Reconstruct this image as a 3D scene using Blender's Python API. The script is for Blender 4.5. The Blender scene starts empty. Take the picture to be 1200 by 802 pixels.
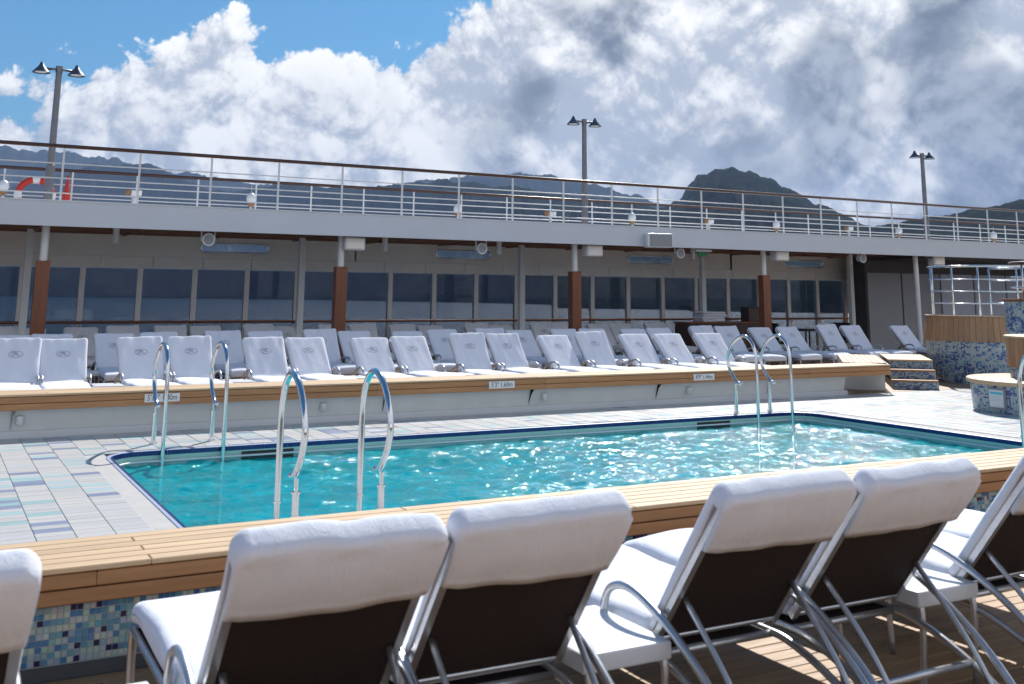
import bpy, bmesh, math, random
import numpy as np
from mathutils import Vector, Matrix
R = math.radians
random.seed(7)
SC = bpy.context.scene
COL = SC.collection

# ------------------------------------------------------------------ camera
cam = bpy.data.cameras.new('camera')
camo = bpy.data.objects.new('camera', cam); COL.objects.link(camo)
YAW, PIT, ROL = R(28.5), R(10.66), R(.41)
fw = Vector((math.sin(YAW)*math.cos(PIT), math.cos(YAW)*math.cos(PIT), math.sin(PIT)))
r0 = Vector((math.cos(YAW), -math.sin(YAW), 0)); u0 = r0.cross(fw)
rt = r0*math.cos(ROL)+u0*math.sin(ROL); up = -r0*math.sin(ROL)+u0*math.cos(ROL)
camo.matrix_world = Matrix(((rt.x, up.x, -fw.x, 0), (rt.y, up.y, -fw.y, 0), (rt.z, up.z, -fw.z, 1.521), (0, 0, 0, 1)))
cam.sensor_width = 36; cam.lens = 36*1227.6/1200
cam.shift_y = -(401-115.6)/1200
cam.clip_start = .05; cam.clip_end = 60000
cam.dof.use_dof = True; cam.dof.focus_distance = 12.5; cam.dof.aperture_fstop = 4.5
SC.camera = camo

# ------------------------------------------------------------------ light
SUN_AZ, SUN_EL = R(43), R(43)
sun = bpy.data.lights.new('sun', 'SUN'); sun.energy = 3.4; sun.angle = R(.55); sun.color = (1, .955, .89)
suno = bpy.data.objects.new('sun', sun); COL.objects.link(suno)
sdir = Vector((math.sin(SUN_AZ)*math.cos(SUN_EL), math.cos(SUN_AZ)*math.cos(SUN_EL), math.sin(SUN_EL)))
suno.rotation_euler = sdir.to_track_quat('Z', 'Y').to_euler()
suno.location = sdir*60
vs = SC.view_settings
vs.view_transform = 'Standard'; vs.look = 'None'; vs.exposure = 0.95; vs.gamma = 1; vs.use_curve_mapping = False
SC.render.engine = 'CYCLES'
SC.cycles.use_denoising = True
SC.cycles.max_bounces = 9; SC.cycles.transparent_max_bounces = 16
SC.cycles.diffuse_bounces = 3; SC.cycles.glossy_bounces = 4; SC.cycles.transmission_bounces = 4
SC.cycles.volume_bounces = 0
SC.cycles.caustics_reflective = False; SC.cycles.caustics_refractive = False
SC.cycles.sample_clamp_indirect = 6

class NT:
    """small helper to write node trees"""
    def __init__(s, tree): s.t = tree; s.n = tree.nodes; s.l = tree.links
    def add(s, typ, ins=None, **kw):
        n = s.n.new(typ)
        for k, v in kw.items(): setattr(n, k, v)
        for k, v in (ins or {}).items(): s.set(n.inputs[k], v)
        return n
    def set(s, sock, v):
        if isinstance(v, bpy.types.NodeSocket): s.l.new(v, sock)
        elif isinstance(v, bpy.types.Node): s.l.new(v.outputs[0], sock)
        else:
            if sock.type == 'RGBA' and len(v) == 3: v = (*v, 1)
            sock.default_value = v
    def math(s, op, a, b=0., c=None, clamp=False):
        n = s.n.new('ShaderNodeMath'); n.operation = op; n.use_clamp = clamp
        s.set(n.inputs[0], a); s.set(n.inputs[1], b)
        if c is not None: s.set(n.inputs[2], c)
        return n.outputs[0]
    def vmath(s, op, a, b=None, scale=None):
        n = s.n.new('ShaderNodeVectorMath'); n.operation = op
        s.set(n.inputs[0], a)
        if b is not None: s.set(n.inputs[1], b)
        if scale is not None: s.set(n.inputs['Scale'], scale)
        return n.outputs['Value'] if op in ('DOT_PRODUCT', 'LENGTH') else n.outputs[0]
    def noise(s, vec, scale, detail=2., rough=.5, color=False, dist=0., nd='3D'):
        n = s.n.new('ShaderNodeTexNoise'); n.noise_dimensions = nd; s.set(n.inputs['Vector'], vec)
        s.set(n.inputs['Scale'], scale); n.inputs['Detail'].default_value = detail
        n.inputs['Roughness'].default_value = rough; n.inputs['Distortion'].default_value = dist
        return n.outputs['Color' if color else 0]
    def rng(s, v, a, b, c=0., d=1., smooth=True):
        n = s.n.new('ShaderNodeMapRange'); n.interpolation_type = 'SMOOTHSTEP' if smooth else 'LINEAR'
        s.set(n.inputs[0], v)
        for i, q in enumerate((a, b, c, d)): s.set(n.inputs[i+1], q)
        return n.outputs[0]
    def mix(s, f, a, b, blend='MIX'):
        n = s.n.new('ShaderNodeMix'); n.data_type = 'RGBA'; n.blend_type = blend
        s.set(n.inputs[0], f); s.set(n.inputs[6], a); s.set(n.inputs[7], b)
        return n.outputs[2]

# ------------------------------------------------------------------ sky
world = bpy.data.worlds.new('World'); SC.world = world; world.use_nodes = True
w = NT(world.node_tree); w.n.clear()
sky = w.add('ShaderNodeTexSky', sky_type='NISHITA', sun_disc=False)
sky.sun_elevation = SUN_EL; sky.sun_rotation = SUN_AZ; sky.air_density = 1.25; sky.dust_density = .45; sky.ozone_density = 3.0
D = w.vmath('NORMALIZE', w.add('ShaderNodeTexCoord').outputs['Generated'])
sep = w.add('ShaderNodeSeparateXYZ', {0: D})
az = w.math('ARCTAN2', sep.outputs[0], sep.outputs[1])          # 0 = +Y, grows to +X
el = w.math('ARCSINE', sep.outputs[2])
def sky_density(P, full):
    warp = w.vmath('SCALE', w.vmath('SUBTRACT', w.noise(P, 9., 2., .5, True, nd='2D'), (.5, .5, .5)), scale=.035)
    P = w.vmath('ADD', P, warp)
    big = w.noise(P, 4.6, 2., .5, nd='2D')
    v = w.n.new('ShaderNodeTexVoronoi'); v.feature = 'F1'; v.voronoi_dimensions = '2D'; w.set(v.inputs['Vector'], P)
    v.inputs['Scale'].default_value = 17.; v.inputs['Detail'].default_value = 4.; v.inputs['Roughness'].default_value = .58
    v.inputs['Lacunarity'].default_value = 2.2; v.normalize = True
    billow = w.math('SUBTRACT', .40, v.outputs['Distance'])
    d = w.math('MULTIPLY', w.math('SUBTRACT', big, .5), 1.7)
    d = w.math('MULTIPLY_ADD', billow, bamp, d)
    return w.math('MULTIPLY_ADD', w.math('SUBTRACT', w.noise(P, 38., 4., .62, nd='2D'), .5), .22, d)
toward = w.rng(w.math('COSINE', w.math('SUBTRACT', az, R(50))), .81, .975)                                   # clouds that stand before the sun show their shaded side
bamp = w.math('MULTIPLY_ADD', toward, -.25, 1.4)
off = (7.3, 2.2, 0)
zp = w.math('ADD', w.math('MAXIMUM', sep.outputs[2], -.2), 1.)
P0 = w.vmath('DIVIDE', w.add('ShaderNodeCombineXYZ', {0: sep.outputs[0], 1: sep.outputs[1]}).outputs[0], w.add('ShaderNodeCombineXYZ', {0: zp, 1: zp, 2: 1.}).outputs[0])
ps = sdir/(1+sdir.z); ps.z = 0
Lv = w.vmath('SCALE', w.vmath('NORMALIZE', w.vmath('SUBTRACT', tuple(ps), P0)), scale=.03)
P0 = w.vmath('ADD', P0, off)
d0 = sky_density(P0, True); d1 = sky_density(w.vmath('ADD', P0, Lv), False); d2 = sky_density(w.vmath('ADD', P0, w.vmath('SCALE', Lv, scale=.3)), False)
edge = w.math('MULTIPLY_ADD', w.math('SINE', w.math('SUBTRACT', az, R(58.5))), .323, .442)                       # top of the cloud bank (radians) rises to the right; cloud added behind for fill
cover = w.math('MULTIPLY', w.math('SUBTRACT', edge, el), 7.)
cover = w.math('MINIMUM', w.math('MAXIMUM', cover, -1.0), .70)
dens = w.math('ADD', d0, cover)
alpha = w.rng(dens, .03, .14)
lit = w.rng(w.math('ADD', w.math('MULTIPLY', w.math('SUBTRACT', d0, d1), .6), w.math('MULTIPLY', w.math('SUBTRACT', d0, d2), .75)), -.27, .25)
broad = w.noise(P0, 7.5, 3., .5, nd='2D')
dark = w.math('MULTIPLY', w.rng(broad, .445, .58), w.math('MULTIPLY_ADD', toward, .85, .15))
dark = w.math('MULTIPLY', dark, w.rng(dens, .2, .8))
c_lit = w.mix(lit, (.29, .32, .375), (.68, .675, .66))
c_all = w.mix(dark, c_lit, w.mix(lit, (.095, .115, .15), (.27, .295, .335)))
b_sky = w.add('ShaderNodeBackground', {'Color': w.mix(1., sky.outputs[0], (.36, .78, 1.05), 'MULTIPLY'), 'Strength': .048})
b_cl = w.add('ShaderNodeBackground', {'Color': c_all, 'Strength': 1.0})
mixs = w.add('ShaderNodeMixShader', {0: alpha, 1: b_sky.outputs[0], 2: b_cl.outputs[0]})
world.cycles.sampling_method = 'MANUAL'; world.cycles.sample_map_resolution = 256
outw = w.add('ShaderNodeOutputWorld'); w.l.new(mixs.outputs[0], outw.inputs['Surface'])

# ------------------------------------------------------------------ materials
MATS = {}
def mat(name, col, rough=.5, metal=0., var=.0, vscale=8., bump=0., bscale=60., coord='Object', stretch=(1, 1, 1), objvar=0., ior=None, tint=False, spec=None, transl=0.):
    m = bpy.data.materials.new(name); m.use_nodes = True
    t = NT(m.node_tree); t.n.clear()
    tc = t.add('ShaderNodeTexCoord').outputs[coord]
    vec = t.vmath('MULTIPLY', tc, stretch) if stretch != (1, 1, 1) else tc
    if objvar:
        oi = t.add('ShaderNodeObjectInfo').outputs['Random']
        cv = t.add('ShaderNodeCombineXYZ', {0: t.math('MULTIPLY', oi, 37.), 1: t.math('MULTIPLY', oi, 11.), 2: t.math('MULTIPLY', oi, 5.)})
        vec = t.vmath('ADD', vec, cv.outputs[0])
    c = None
    if tint:
        c = t.add('ShaderNodeAttribute', attribute_name='tint').outputs['Color']
    if var:
        n1 = t.noise(vec, vscale, 5., .6)
        f = t.rng(n1, .25, .75, 1-var, 1+var, False)
        c = t.vmath('SCALE', c if c is not None else col, scale=f)
    if objvar:
        f2 = t.math('MULTIPLY_ADD', oi, 2*objvar, 1-objvar)
        c = t.vmath('SCALE', c if c is not None else col, scale=f2)
    if c is None: c = (*col, 1)
    p = t.add('ShaderNodeBsdfPrincipled', {'Base Color': c, 'Roughness': rough, 'Metallic': metal})
    if ior: p.inputs['IOR'].default_value = ior
    if spec is not None: p.inputs['Specular IOR Level'].default_value = spec
    if var and rough > .12:
        t.set(p.inputs['Roughness'], t.rng(t.noise(vec, vscale*2.3, 3., .6), .3, .7, rough*.85, min(1, rough*1.15), False))
    if bump:
        hgt = t.noise(vec, bscale, 4., .6)
        if name == 'towel':   # terry pile plus soft creases of the cloth
            hgt = t.math('ADD', hgt, t.math('MULTIPLY', t.noise(t.vmath('MULTIPLY', vec, (1, .55, .55)), 13., 3., .5, dist=.8), 3.2))
        b = t.add('ShaderNodeBump', {'Strength': bump, 'Distance': .01, 'Height': hgt})
        t.set(p.inputs['Normal'], b.outputs[0])
    o = t.add('ShaderNodeOutputMaterial')
    sh = p.outputs[0]
    if transl:
        tr = t.add('ShaderNodeBsdfTranslucent', {'Color': c})
        sh = t.add('ShaderNodeMixShader', {0: transl, 1: p.outputs[0], 2: tr.outputs[0]}).outputs[0]
    t.l.new(sh, o.inputs['Surface'])
    MATS[name] = m
    return m

mat('towel', (.84, .87, .95), .95, var=.035, vscale=5, bump=.28, bscale=170, spec=.1, transl=.12)
mat('sling', (.030, .020, .018), .75, transl=.05, var=.12, vscale=60, bump=.3, bscale=400, spec=.25)
mat('aluminium', (.56, .57, .59), .34, metal=.85, var=.06, vscale=14)
mat('steel', (.72, .73, .74), .11, metal=1., var=.03, vscale=9)
mat('lamp_steel', (.2, .2, .21), .38, metal=.9, var=.08, vscale=10)
mat('white_paint', (.70, .71, .72), .42, var=.04, vscale=2.2, bump=.03, bscale=5)
mat('fascia_paint', (.60, .635, .69), .42, var=.035, vscale=1.6, bump=.03, bscale=4)
mat('wall_white', (.70, .71, .70), .5, var=.06, vscale=3, bump=.03, bscale=9)
mat('cream_panel', (.84, .80, .75), .5, var=.05, vscale=3)
mat('shaded_panel', (.27, .275, .29), .5, var=.05, vscale=2)
mat('lit_panel', (.40, .43, .50), .45, var=.05, vscale=2)
mat('dark_soffit', (.07, .06, .058), .6, var=.1, vscale=3)
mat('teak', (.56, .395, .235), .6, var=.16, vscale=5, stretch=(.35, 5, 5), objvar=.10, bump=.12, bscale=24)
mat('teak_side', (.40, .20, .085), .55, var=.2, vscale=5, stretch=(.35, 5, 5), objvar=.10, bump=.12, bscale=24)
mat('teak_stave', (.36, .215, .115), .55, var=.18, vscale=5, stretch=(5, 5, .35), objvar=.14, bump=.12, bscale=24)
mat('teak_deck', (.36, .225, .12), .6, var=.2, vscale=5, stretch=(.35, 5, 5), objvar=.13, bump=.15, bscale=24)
mat('caulk', (.022, .018, .016), .7)
mat('brown_wood', (.215, .07, .027), .38, var=.25, vscale=4, stretch=(6, 6, .4), bump=.06, bscale=20)
mat('brown_beam', (.17, .07, .035), .5, var=.22, vscale=4, stretch=(.5, 6, 6))
mat('handrail_wood', (.075, .03, .018), .3, var=.2, vscale=4, stretch=(.4, 8, 8))
mat('cabinet_wood', (.055, .022, .014), .4, var=.25, vscale=4, stretch=(6, 6, .5))
mat('tile', (.6, .6, .6), .38, tint=True, var=.05, vscale=1.3, bump=.05, bscale=30, coord='Object')
mat('grout', (.44, .43, .42), .8, var=.1, vscale=7)
mat('mosaic', (.5, .5, .5), .22, tint=True, var=.06, vscale=9)
mat('mosaic_grout', (.40, .42, .42), .8, var=.08, vscale=20)
mat('edge_blue', (.012, .03, .16), .18, var=.12, vscale=9, objvar=.12)
mat('pool_wall', (.42, .68, .62), .35, var=.04, vscale=3)
mat('pool_floor', (.14, .80, .92), .5, var=.07, vscale=1.4)
mat('pool_rim', (.36, .43, .62), .3, var=.05, vscale=9)
mat('black', (.015, .015, .016), .5, var=.1, vscale=20)
mat('dark_grey', (.08, .085, .09), .5, var=.1, vscale=8)
mat('mid_grey', (.28, .29, .31), .5, var=.06, vscale=8)
mat('plastic_white', (.72, .73, .74), .35, var=.03, vscale=8)
mat('table_white', (.70, .72, .74), .4, var=.03, vscale=5)
mat('red', (.52, .03, .018), .5, var=.12, vscale=9)
mat('green', (.01, .16, .05), .4, var=.05)
mat('amber', (.30, .15, .06), .4, var=.15, vscale=12)
mat('ink', (.10, .11, .14), .8)
mat('sign_white', (.74, .76, .76), .4, var=.04, vscale=30)
mat('sign_cyan', (.10, .50, .62), .4)
mat('print_grey', (.45, .55, .58), .5)
mat('wicker', (.02, .017, .015), .6, bump=.5, bscale=150)
def glass(name, col, refl=1.):
    m = bpy.data.materials.new(name); m.use_nodes = True; t = NT(m.node_tree); t.n.clear()
    tr = t.add('ShaderNodeBsdfTransparent', {'Color': col})
    gl = t.add('ShaderNodeBsdfGlossy', {'Color': (.9*refl, .93*refl, 1.*refl), 'Roughness': .02})
    fr = t.add('ShaderNodeFresnel', {'IOR': 1.3})
    mx = t.add('ShaderNodeMixShader', {0: fr.outputs[0], 1: tr.outputs[0], 2: gl.outputs[0]})
    o = t.add('ShaderNodeOutputMaterial'); t.l.new(mx.outputs[0], o.inputs['Surface']); MATS[name] = m
glass('tinted_glass', (.50, .52, .56))
glass('clear_glass', (.93, .95, .96))

def water_material():
    m = bpy.data.materials.new('pool_water'); m.use_nodes = True; t = NT(m.node_tree); t.n.clear()
    tc = t.add('ShaderNodeTexCoord').outputs['Object']
    h = t.math('ADD', t.noise(t.vmath('MULTIPLY', tc, (1, 1.25, 1)), 9., 4., .6, dist=.6), t.math('MULTIPLY', t.noise(tc, 34., 3., .6), .28))
    b = t.add('ShaderNodeBump', {'Strength': .8, 'Distance': .02, 'Height': h}).outputs[0]
    gl = t.add('ShaderNodeBsdfGlossy', {'Color': (1, 1, 1), 'Roughness': .05, 'Normal': b})
    rf = t.add('ShaderNodeBsdfDiffuse', {'Color': t.vmath('SCALE', (.012, .60, .655), scale=t.rng(t.noise(t.vmath('MULTIPLY', tc, (1, 1.6, 1)), 2.6, 4., .6), .3, .7, .72, 1.28, False)), 'Normal': b})
    tr = t.add('ShaderNodeBsdfTransparent', {'Color': (.28, .93, 1.0)})
    body = t.add('ShaderNodeMixShader', {0: .60, 1: rf.outputs[0], 2: tr.outputs[0]})
    fr = t.add('ShaderNodeFresnel', {'IOR': 1.33, 'Normal': b})
    mx = t.add('ShaderNodeMixShader', {0: fr.outputs[0], 1: body.outputs[0], 2: gl.outputs[0]})
    o = t.add('ShaderNodeOutputMaterial'); t.l.new(mx.outputs[0], o.inputs['Surface']); MATS['pool_water'] = m
water_material()
def sea_material():
    m = bpy.data.materials.new('sea'); m.use_nodes = True; t = NT(m.node_tree); t.n.clear()
    tc = t.add('ShaderNodeTexCoord').outputs['Object']
    h = t.math('ADD', t.noise(tc, .3, 5., .62), t.math('MULTIPLY', t.noise(tc, .06, 3., .6), 2.))
    b = t.add('ShaderNodeBump', {'Strength': 1., 'Distance': 2.2, 'Height': h}).outputs[0]
    p = t.add('ShaderNodeBsdfPrincipled', {'Base Color': (.012, .05, .085), 'Roughness': .3, 'IOR': 1.33, 'Normal': b})
    o = t.add('ShaderNodeOutputMaterial'); t.l.new(p.outputs[0], o.inputs['Surface']); MATS['sea'] = m
sea_material()
def hill_material(name, green, rock):
    m = bpy.data.materials.new(name); m.use_nodes = True; t = NT(m.node_tree); t.n.clear()
    tc = t.add('ShaderNodeTexCoord').outputs['Object']
    nz = t.add('ShaderNodeSeparateXYZ', {0: t.add('ShaderNodeNewGeometry').outputs['Normal']}).outputs[2]
    n1 = t.noise(tc, .02, 6., .65)
    steep = t.rng(t.math('ADD', nz, t.math('MULTIPLY', t.math('SUBTRACT', n1, .5), .6)), .52, .72)
    c = t.mix(steep, rock, green)
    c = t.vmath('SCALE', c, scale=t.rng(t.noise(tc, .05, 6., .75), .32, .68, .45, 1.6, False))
    b = t.add('ShaderNodeBump', {'Strength': .8, 'Distance': 12., 'Height': t.noise(tc, .045, 6., .7)}).outputs[0]
    p = t.add('ShaderNodeBsdfDiffuse', {'Color': c, 'Normal': b})
    o = t.add('ShaderNodeOutputMaterial'); t.l.new(p.outputs[0], o.inputs['Surface']); MATS[name] = m
hill_material('hill_green', (.022, .029, .022), (.05, .05, .053))  # both hill colours darkened to carry the shade of clouds
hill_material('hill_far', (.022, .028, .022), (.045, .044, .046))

# ------------------------------------------------------------------ mesh helpers
class MB:
    def __init__(s): s.v = []; s.f = []; s.c = []
    def add(s, vs, fs, col=None):
        o = len(s.v); s.v += [tuple(v) for v in vs]
        for f in fs: s.f.append(tuple(i+o for i in f)); s.c.append(col)
        return s
    def box(s, x0, x1, y0, y1, z0, z1, col=None, bottom=True):
        vs = [(x0, y0, z0), (x1, y0, z0), (x1, y1, z0), (x0, y1, z0), (x0, y0, z1), (x1, y0, z1), (x1, y1, z1), (x0, y1, z1)]
        fs = [(4, 5, 6, 7), (0, 1, 5, 4), (1, 2, 6, 5), (2, 3, 7, 6), (3, 0, 4, 7)]
        if bottom: fs.append((3, 2, 1, 0))
        return s.add(vs, fs, col)
    def bevel_box(s, x0, x1, y0, y1, z0, z1, b, col=None):
        vs = []
        for (z, k) in ((z0, b), (z0+b, 0), (z1-b, 0), (z1, b)):
            vs += [(x0+k, y0+k, z), (x1-k, y0+k, z), (x1-k, y1-k, z), (x0+k, y1-k, z)]
        fs = [(3, 2, 1, 0), (12, 13, 14, 15)]
        for l in range(3):
            for i in range(4):
                j = (i+1) % 4; fs.append((l*4+i, l*4+j, l*4+4+j, l*4+4+i))
        return s.add(vs, fs, col)
    def tube(s, pts, r, n=10, caps=True, col=None):
        pts = [Vector(p) for p in pts]; rs = r if isinstance(r, (list, tuple)) else [r]*len(pts)
        o = []; prev = None
        for i, p in enumerate(pts):
            t = (pts[min(i+1, len(pts)-1)]-pts[max(i-1, 0)]).normalized()
            if prev is None:
                a = Vector((0, 0, 1)) if abs(t.z) < .9 else Vector((1, 0, 0))
                nn = (a-t*a.dot(t)).normalized()
            else: nn = (prev-t*prev.dot(t)).normalized()
            prev = nn; bb = t.cross(nn)
            o += [p+(nn*math.cos(2*math.pi*k/n)+bb*math.sin(2*math.pi*k/n))*rs[i] for k in range(n)]
        fs = []
        for i in range(len(pts)-1):
            for k in range(n):
                q = (k+1) % n; fs.append((i*n+k, i*n+q, (i+1)*n+q, (i+1)*n+k))
        if caps: fs.append(tuple(range(n-1, -1, -1))); fs.append(tuple((len(pts)-1)*n+k for k in range(n)))
        return s.add(o, fs, col)
    def lathe(s, prof, n=32, c=(0, 0), a0=0., a1=2*math.pi, col=None):
        full = abs(a1-a0-2*math.pi) < 1e-6; m = n if full else n+1
        o = []
        for i in range(m):
            a = a0+(a1-a0)*i/n
            o += [(c[0]+r*math.cos(a), c[1]+r*math.sin(a), z) for r, z in prof]
        k = len(prof); fs = []
        for i in range(n):
            j = (i+1) % m
            for q in range(k-1): fs.append((i*k+q, j*k+q, j*k+q+1, i*k+q+1))
        return s.add(o, fs, col)
    def disc(s, c, r, z, n=24, flip=False):
        o = [(c[0]+r*math.cos(2*math.pi*i/n), c[1]+r*math.sin(2*math.pi*i/n), z) for i in range(n)]
        return s.add(o, [tuple(range(n)) if not flip else tuple(range(n-1, -1, -1))])
    def rbox(s, c, h, r, n=4, fn=None):
        """rounded box, optional shaping function"""
        axes = []
        for hh in h:
            inner = np.linspace(-(hh-r), hh-r, n+1)
            axes.append([-hh, -hh+.08*r, -hh+.3*r, -hh+.62*r]+list(inner)+[hh-.62*r, hh-.3*r, hh-.08*r, hh])
        ids = {}; vs = []; fs = []
        def vid(p):
            k = tuple(round(q, 5) for q in p)
            if k not in ids:
                q = [max(-(hh-r), min(hh-r, a)) for a, hh in zip(p, h)]
                d = Vector([a-b for a, b in zip(p, q)])
                P = Vector(q)+(d.normalized()*r if d.length > 1e-9 else d)
                if fn: P = Vector(fn(P))
                ids[k] = len(vs); vs.append(P+Vector(c))
            return ids[k]
        for ax in range(3):
            u, v = (ax+1) % 3, (ax+2) % 3
            for sg in (-1, 1):
                for i in range(len(axes[u])-1):
                    for j in range(len(axes[v])-1):
                        q = []
                        for a, b in ((i, j), (i+1, j), (i+1, j+1), (i, j+1)):
                            p = [0, 0, 0]; p[ax] = sg*h[ax]; p[u] = axes[u][a]; p[v] = axes[v][b]; q.append(vid(p))
                        fs.append(tuple(q) if sg > 0 else tuple(q[::-1]))
        return s.add(vs, fs)
    def mesh(s, name, m, smooth=False):
        me = bpy.data.meshes.new(name); me.from_pydata(s.v, [], s.f)
        me.materials.append(MATS[m])
        if any(c is not None for c in s.c):
            at = me.color_attributes.new('tint', 'FLOAT_COLOR', 'CORNER')
            arr = []
            for f, c in zip(s.f, s.c): arr += [*(c or (.5, .5, .5)), 1.]*len(f)
            at.data.foreach_set('color', arr)
        if smooth:
            me.polygons.foreach_set('use_smooth', [True]*len(me.polygons))
        me.update()
        return me
    def build(s, name, m, parent=None, smooth=False, loc=None):
        me = s.mesh(name, m, smooth)
        if smooth == 'auto': me.set_sharp_from_angle(angle=R(38))
        return link(name, me, parent, loc)
def link(name, me, parent=None, loc=None):
    o = bpy.data.objects.new(name, me); COL.objects.link(o)
    if parent: o.parent = parent
    if loc: o.location = loc
    return o
def tag(o, label, cat, group=None, kind=None):
    o['label'] = label; o['category'] = cat
    if group: o['group'] = group
    if kind: o['kind'] = kind
    return o
def struct(o): o['kind'] = 'structure'; return o
def stuff(o): o['kind'] = 'stuff'; return o
def thing(name, label, cat, loc=(0, 0, 0), group=None, rz=0.):
    o = bpy.data.objects.new(name, None); COL.objects.link(o)
    o.empty_display_size = .1; o.location = loc; o.rotation_euler.z = rz
    return tag(o, label, cat, group)
def dup(root, loc, rz, label=None, group=None):
    def rec(o, par):
        c = o.copy(); COL.objects.link(c); c.parent = par
        for ch in o.children: rec(ch, c)
        return c
    r = rec(root, None); r.location = loc; r.rotation_euler.z = rz
    if label: r['label'] = label
    if group: r['group'] = group
    return r
def smooth_path(pts, k=6):
    P = [Vector(p) for p in pts]; out = []
    for i in range(len(P)-1):
        a, b, c, d = P[max(i-1, 0)], P[i], P[i+1], P[min(i+2, len(P)-1)]
        for j in range(k):
            t = j/k
            out.append(.5*((2*b)+(c-a)*t+(2*a-5*b+4*c-d)*t*t+(3*b-a-3*c+d)*t**3))
    out.append(P[-1]); return out
def text_mesh(txt, size, extrude=.0008, xs=1.):
    cu = bpy.data.curves.new('t', 'FONT'); cu.body = txt; cu.size = size; cu.extrude = extrude
    cu.align_x = 'CENTER'; cu.align_y = 'CENTER'; cu.resolution_u = 3
    ob = bpy.data.objects.new('t', cu); COL.objects.link(ob)
    dg = bpy.context.evaluated_depsgraph_get(); me = bpy.data.meshes.new_from_object(ob.evaluated_get(dg))
    bpy.data.objects.remove(ob)
    me.transform(Matrix.Scale(xs, 4, (1, 0, 0)))
    return me
# value noise in numpy
def vnoise(x, y, seed):
    rs = np.random.RandomState(seed); T = rs.rand(256, 256)
    xi = np.floor(x).astype(int); yi = np.floor(y).astype(int); fx = x-xi; fy = y-yi
    fx = fx*fx*(3-2*fx); fy = fy*fy*(3-2*fy)
    g = lambda a, b: T[a % 256, b % 256]
    return (g(xi, yi)*(1-fx)+g(xi+1, yi)*fx)*(1-fy)+(g(xi, yi+1)*(1-fx)+g(xi+1, yi+1)*fx)*fy
def fbm(x, y, seed, o=5, ridge=False):
    s = 0; a = 1; n = 0
    for k in range(o):
        v = vnoise(x*2**k, y*2**k, seed+k)
        if ridge: v = 1-abs(2*v-1)
        s = s+a*v; n += a; a *= .5
    return s/n

# ================================================================== SETTING
SEA_Z = -11.
m = MB(); m.add([(-6000, -6000, SEA_Z), (6000, -6000, SEA_Z), (6000, 6000, SEA_Z), (-6000, 6000, SEA_Z)], [(0, 1, 2, 3)])
struct(m.build('sea', 'sea'))

def hill(prof, R0, front, seed, mname, rough=1., back=None):
    """prof: (azimuth deg, elevation deg) of the skyline; R0: distance function of azimuth; front: metres from shore to crest"""
    a = np.array([p[0] for p in prof]); e = np.array([p[1] for p in prof])
    na = int((a[-1]-a[0])*14)+2; A = np.linspace(a[0], a[-1], na); E = np.interp(A, a, e)
    k = np.ones(3)/3; E = np.convolve(np.pad(E, 1, 'edge'), k, 'valid')
    E = E*(1+.07*(fbm(A*1.3+40, A*0+seed, seed+40, 5)-.5)+(.018)*(fbm(A*7+40, A*0+seed, seed+41, 3)-.5))
    nr = 46; T = np.linspace(0, 1.45, nr)
    V = np.zeros((na, nr, 3))
    for j, t in enumerate(T):
        Rr = R0(A)+front*t
        Rc = R0(A)+front
        Hc = Rc*np.tan(np.radians(E))-SEA_Z+1.5
        x = Rr*np.sin(np.radians(A)); y = Rr*np.cos(np.radians(A))
        n = fbm(x/190+50, y/190+50, seed, 6, True)-.62
        n2 = fbm(x/75+9, y/75+9, seed+9, 4)-.5
        if t <= 1: base = Hc*(t**.8)*(1-.15*math.sin(math.pi*t))
        else: base = Hc*(1-((t-1)/.45)**1.5)
        wgt = math.sin(math.pi*min(t, 1))**.7 if t < 1 else .0
        z = base+Hc*(.8*n*wgt)*rough + n2*12*rough*(min(1, t*5) if t < 1 else 1)*np.clip(Hc/100, .2, 1)
        V[:, j, 0] = x; V[:, j, 1] = y; V[:, j, 2] = np.maximum(z, -4)+SEA_Z if t > 0 else SEA_Z-3
    vs = V.reshape(-1, 3).tolist()
    fs = [(i*nr+j, i*nr+nr+j, i*nr+nr+j+1, i*nr+j+1) for i in range(na-1) for j in range(nr-1)]
    m = MB(); m.add(vs, fs)
    return struct(m.build('hill', mname, smooth=True))
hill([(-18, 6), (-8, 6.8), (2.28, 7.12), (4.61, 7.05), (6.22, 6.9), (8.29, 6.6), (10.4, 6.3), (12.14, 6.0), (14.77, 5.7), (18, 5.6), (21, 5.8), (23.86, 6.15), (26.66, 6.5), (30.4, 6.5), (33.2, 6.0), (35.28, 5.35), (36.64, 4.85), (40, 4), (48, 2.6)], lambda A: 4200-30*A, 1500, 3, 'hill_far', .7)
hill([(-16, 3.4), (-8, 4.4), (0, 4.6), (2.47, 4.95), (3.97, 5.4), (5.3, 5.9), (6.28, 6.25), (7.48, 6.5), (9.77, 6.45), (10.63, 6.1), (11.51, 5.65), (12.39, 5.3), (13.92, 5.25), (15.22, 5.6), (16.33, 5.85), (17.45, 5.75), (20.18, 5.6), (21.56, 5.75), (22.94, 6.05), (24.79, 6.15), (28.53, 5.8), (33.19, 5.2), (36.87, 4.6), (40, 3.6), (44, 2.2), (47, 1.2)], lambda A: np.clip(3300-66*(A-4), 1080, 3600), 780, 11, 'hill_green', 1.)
hill([(31, 2.5), (34, 3.9), (36.41, 4.65), (37.33, 5.0), (37.7, 5.1), (38.0, 5.75), (38.3, 6.0), (38.6, 6.5), (39.1, 6.48), (39.5, 6.72), (40.1, 6.62), (40.5, 6.76), (41.0, 6.45), (41.4, 6.46), (42, 6.2), (42.5, 6.12), (43, 5.7), (43.6, 5.5), (44.45, 5.05), (45.08, 4.75), (45.91, 4.3), (46.94, 3.8), (48.17, 3.4), (51, 3.0), (55, 2.6), (60, 1.5)], lambda A: 1340-8*A, 900, 23, 'hill_far', .9)
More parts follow.
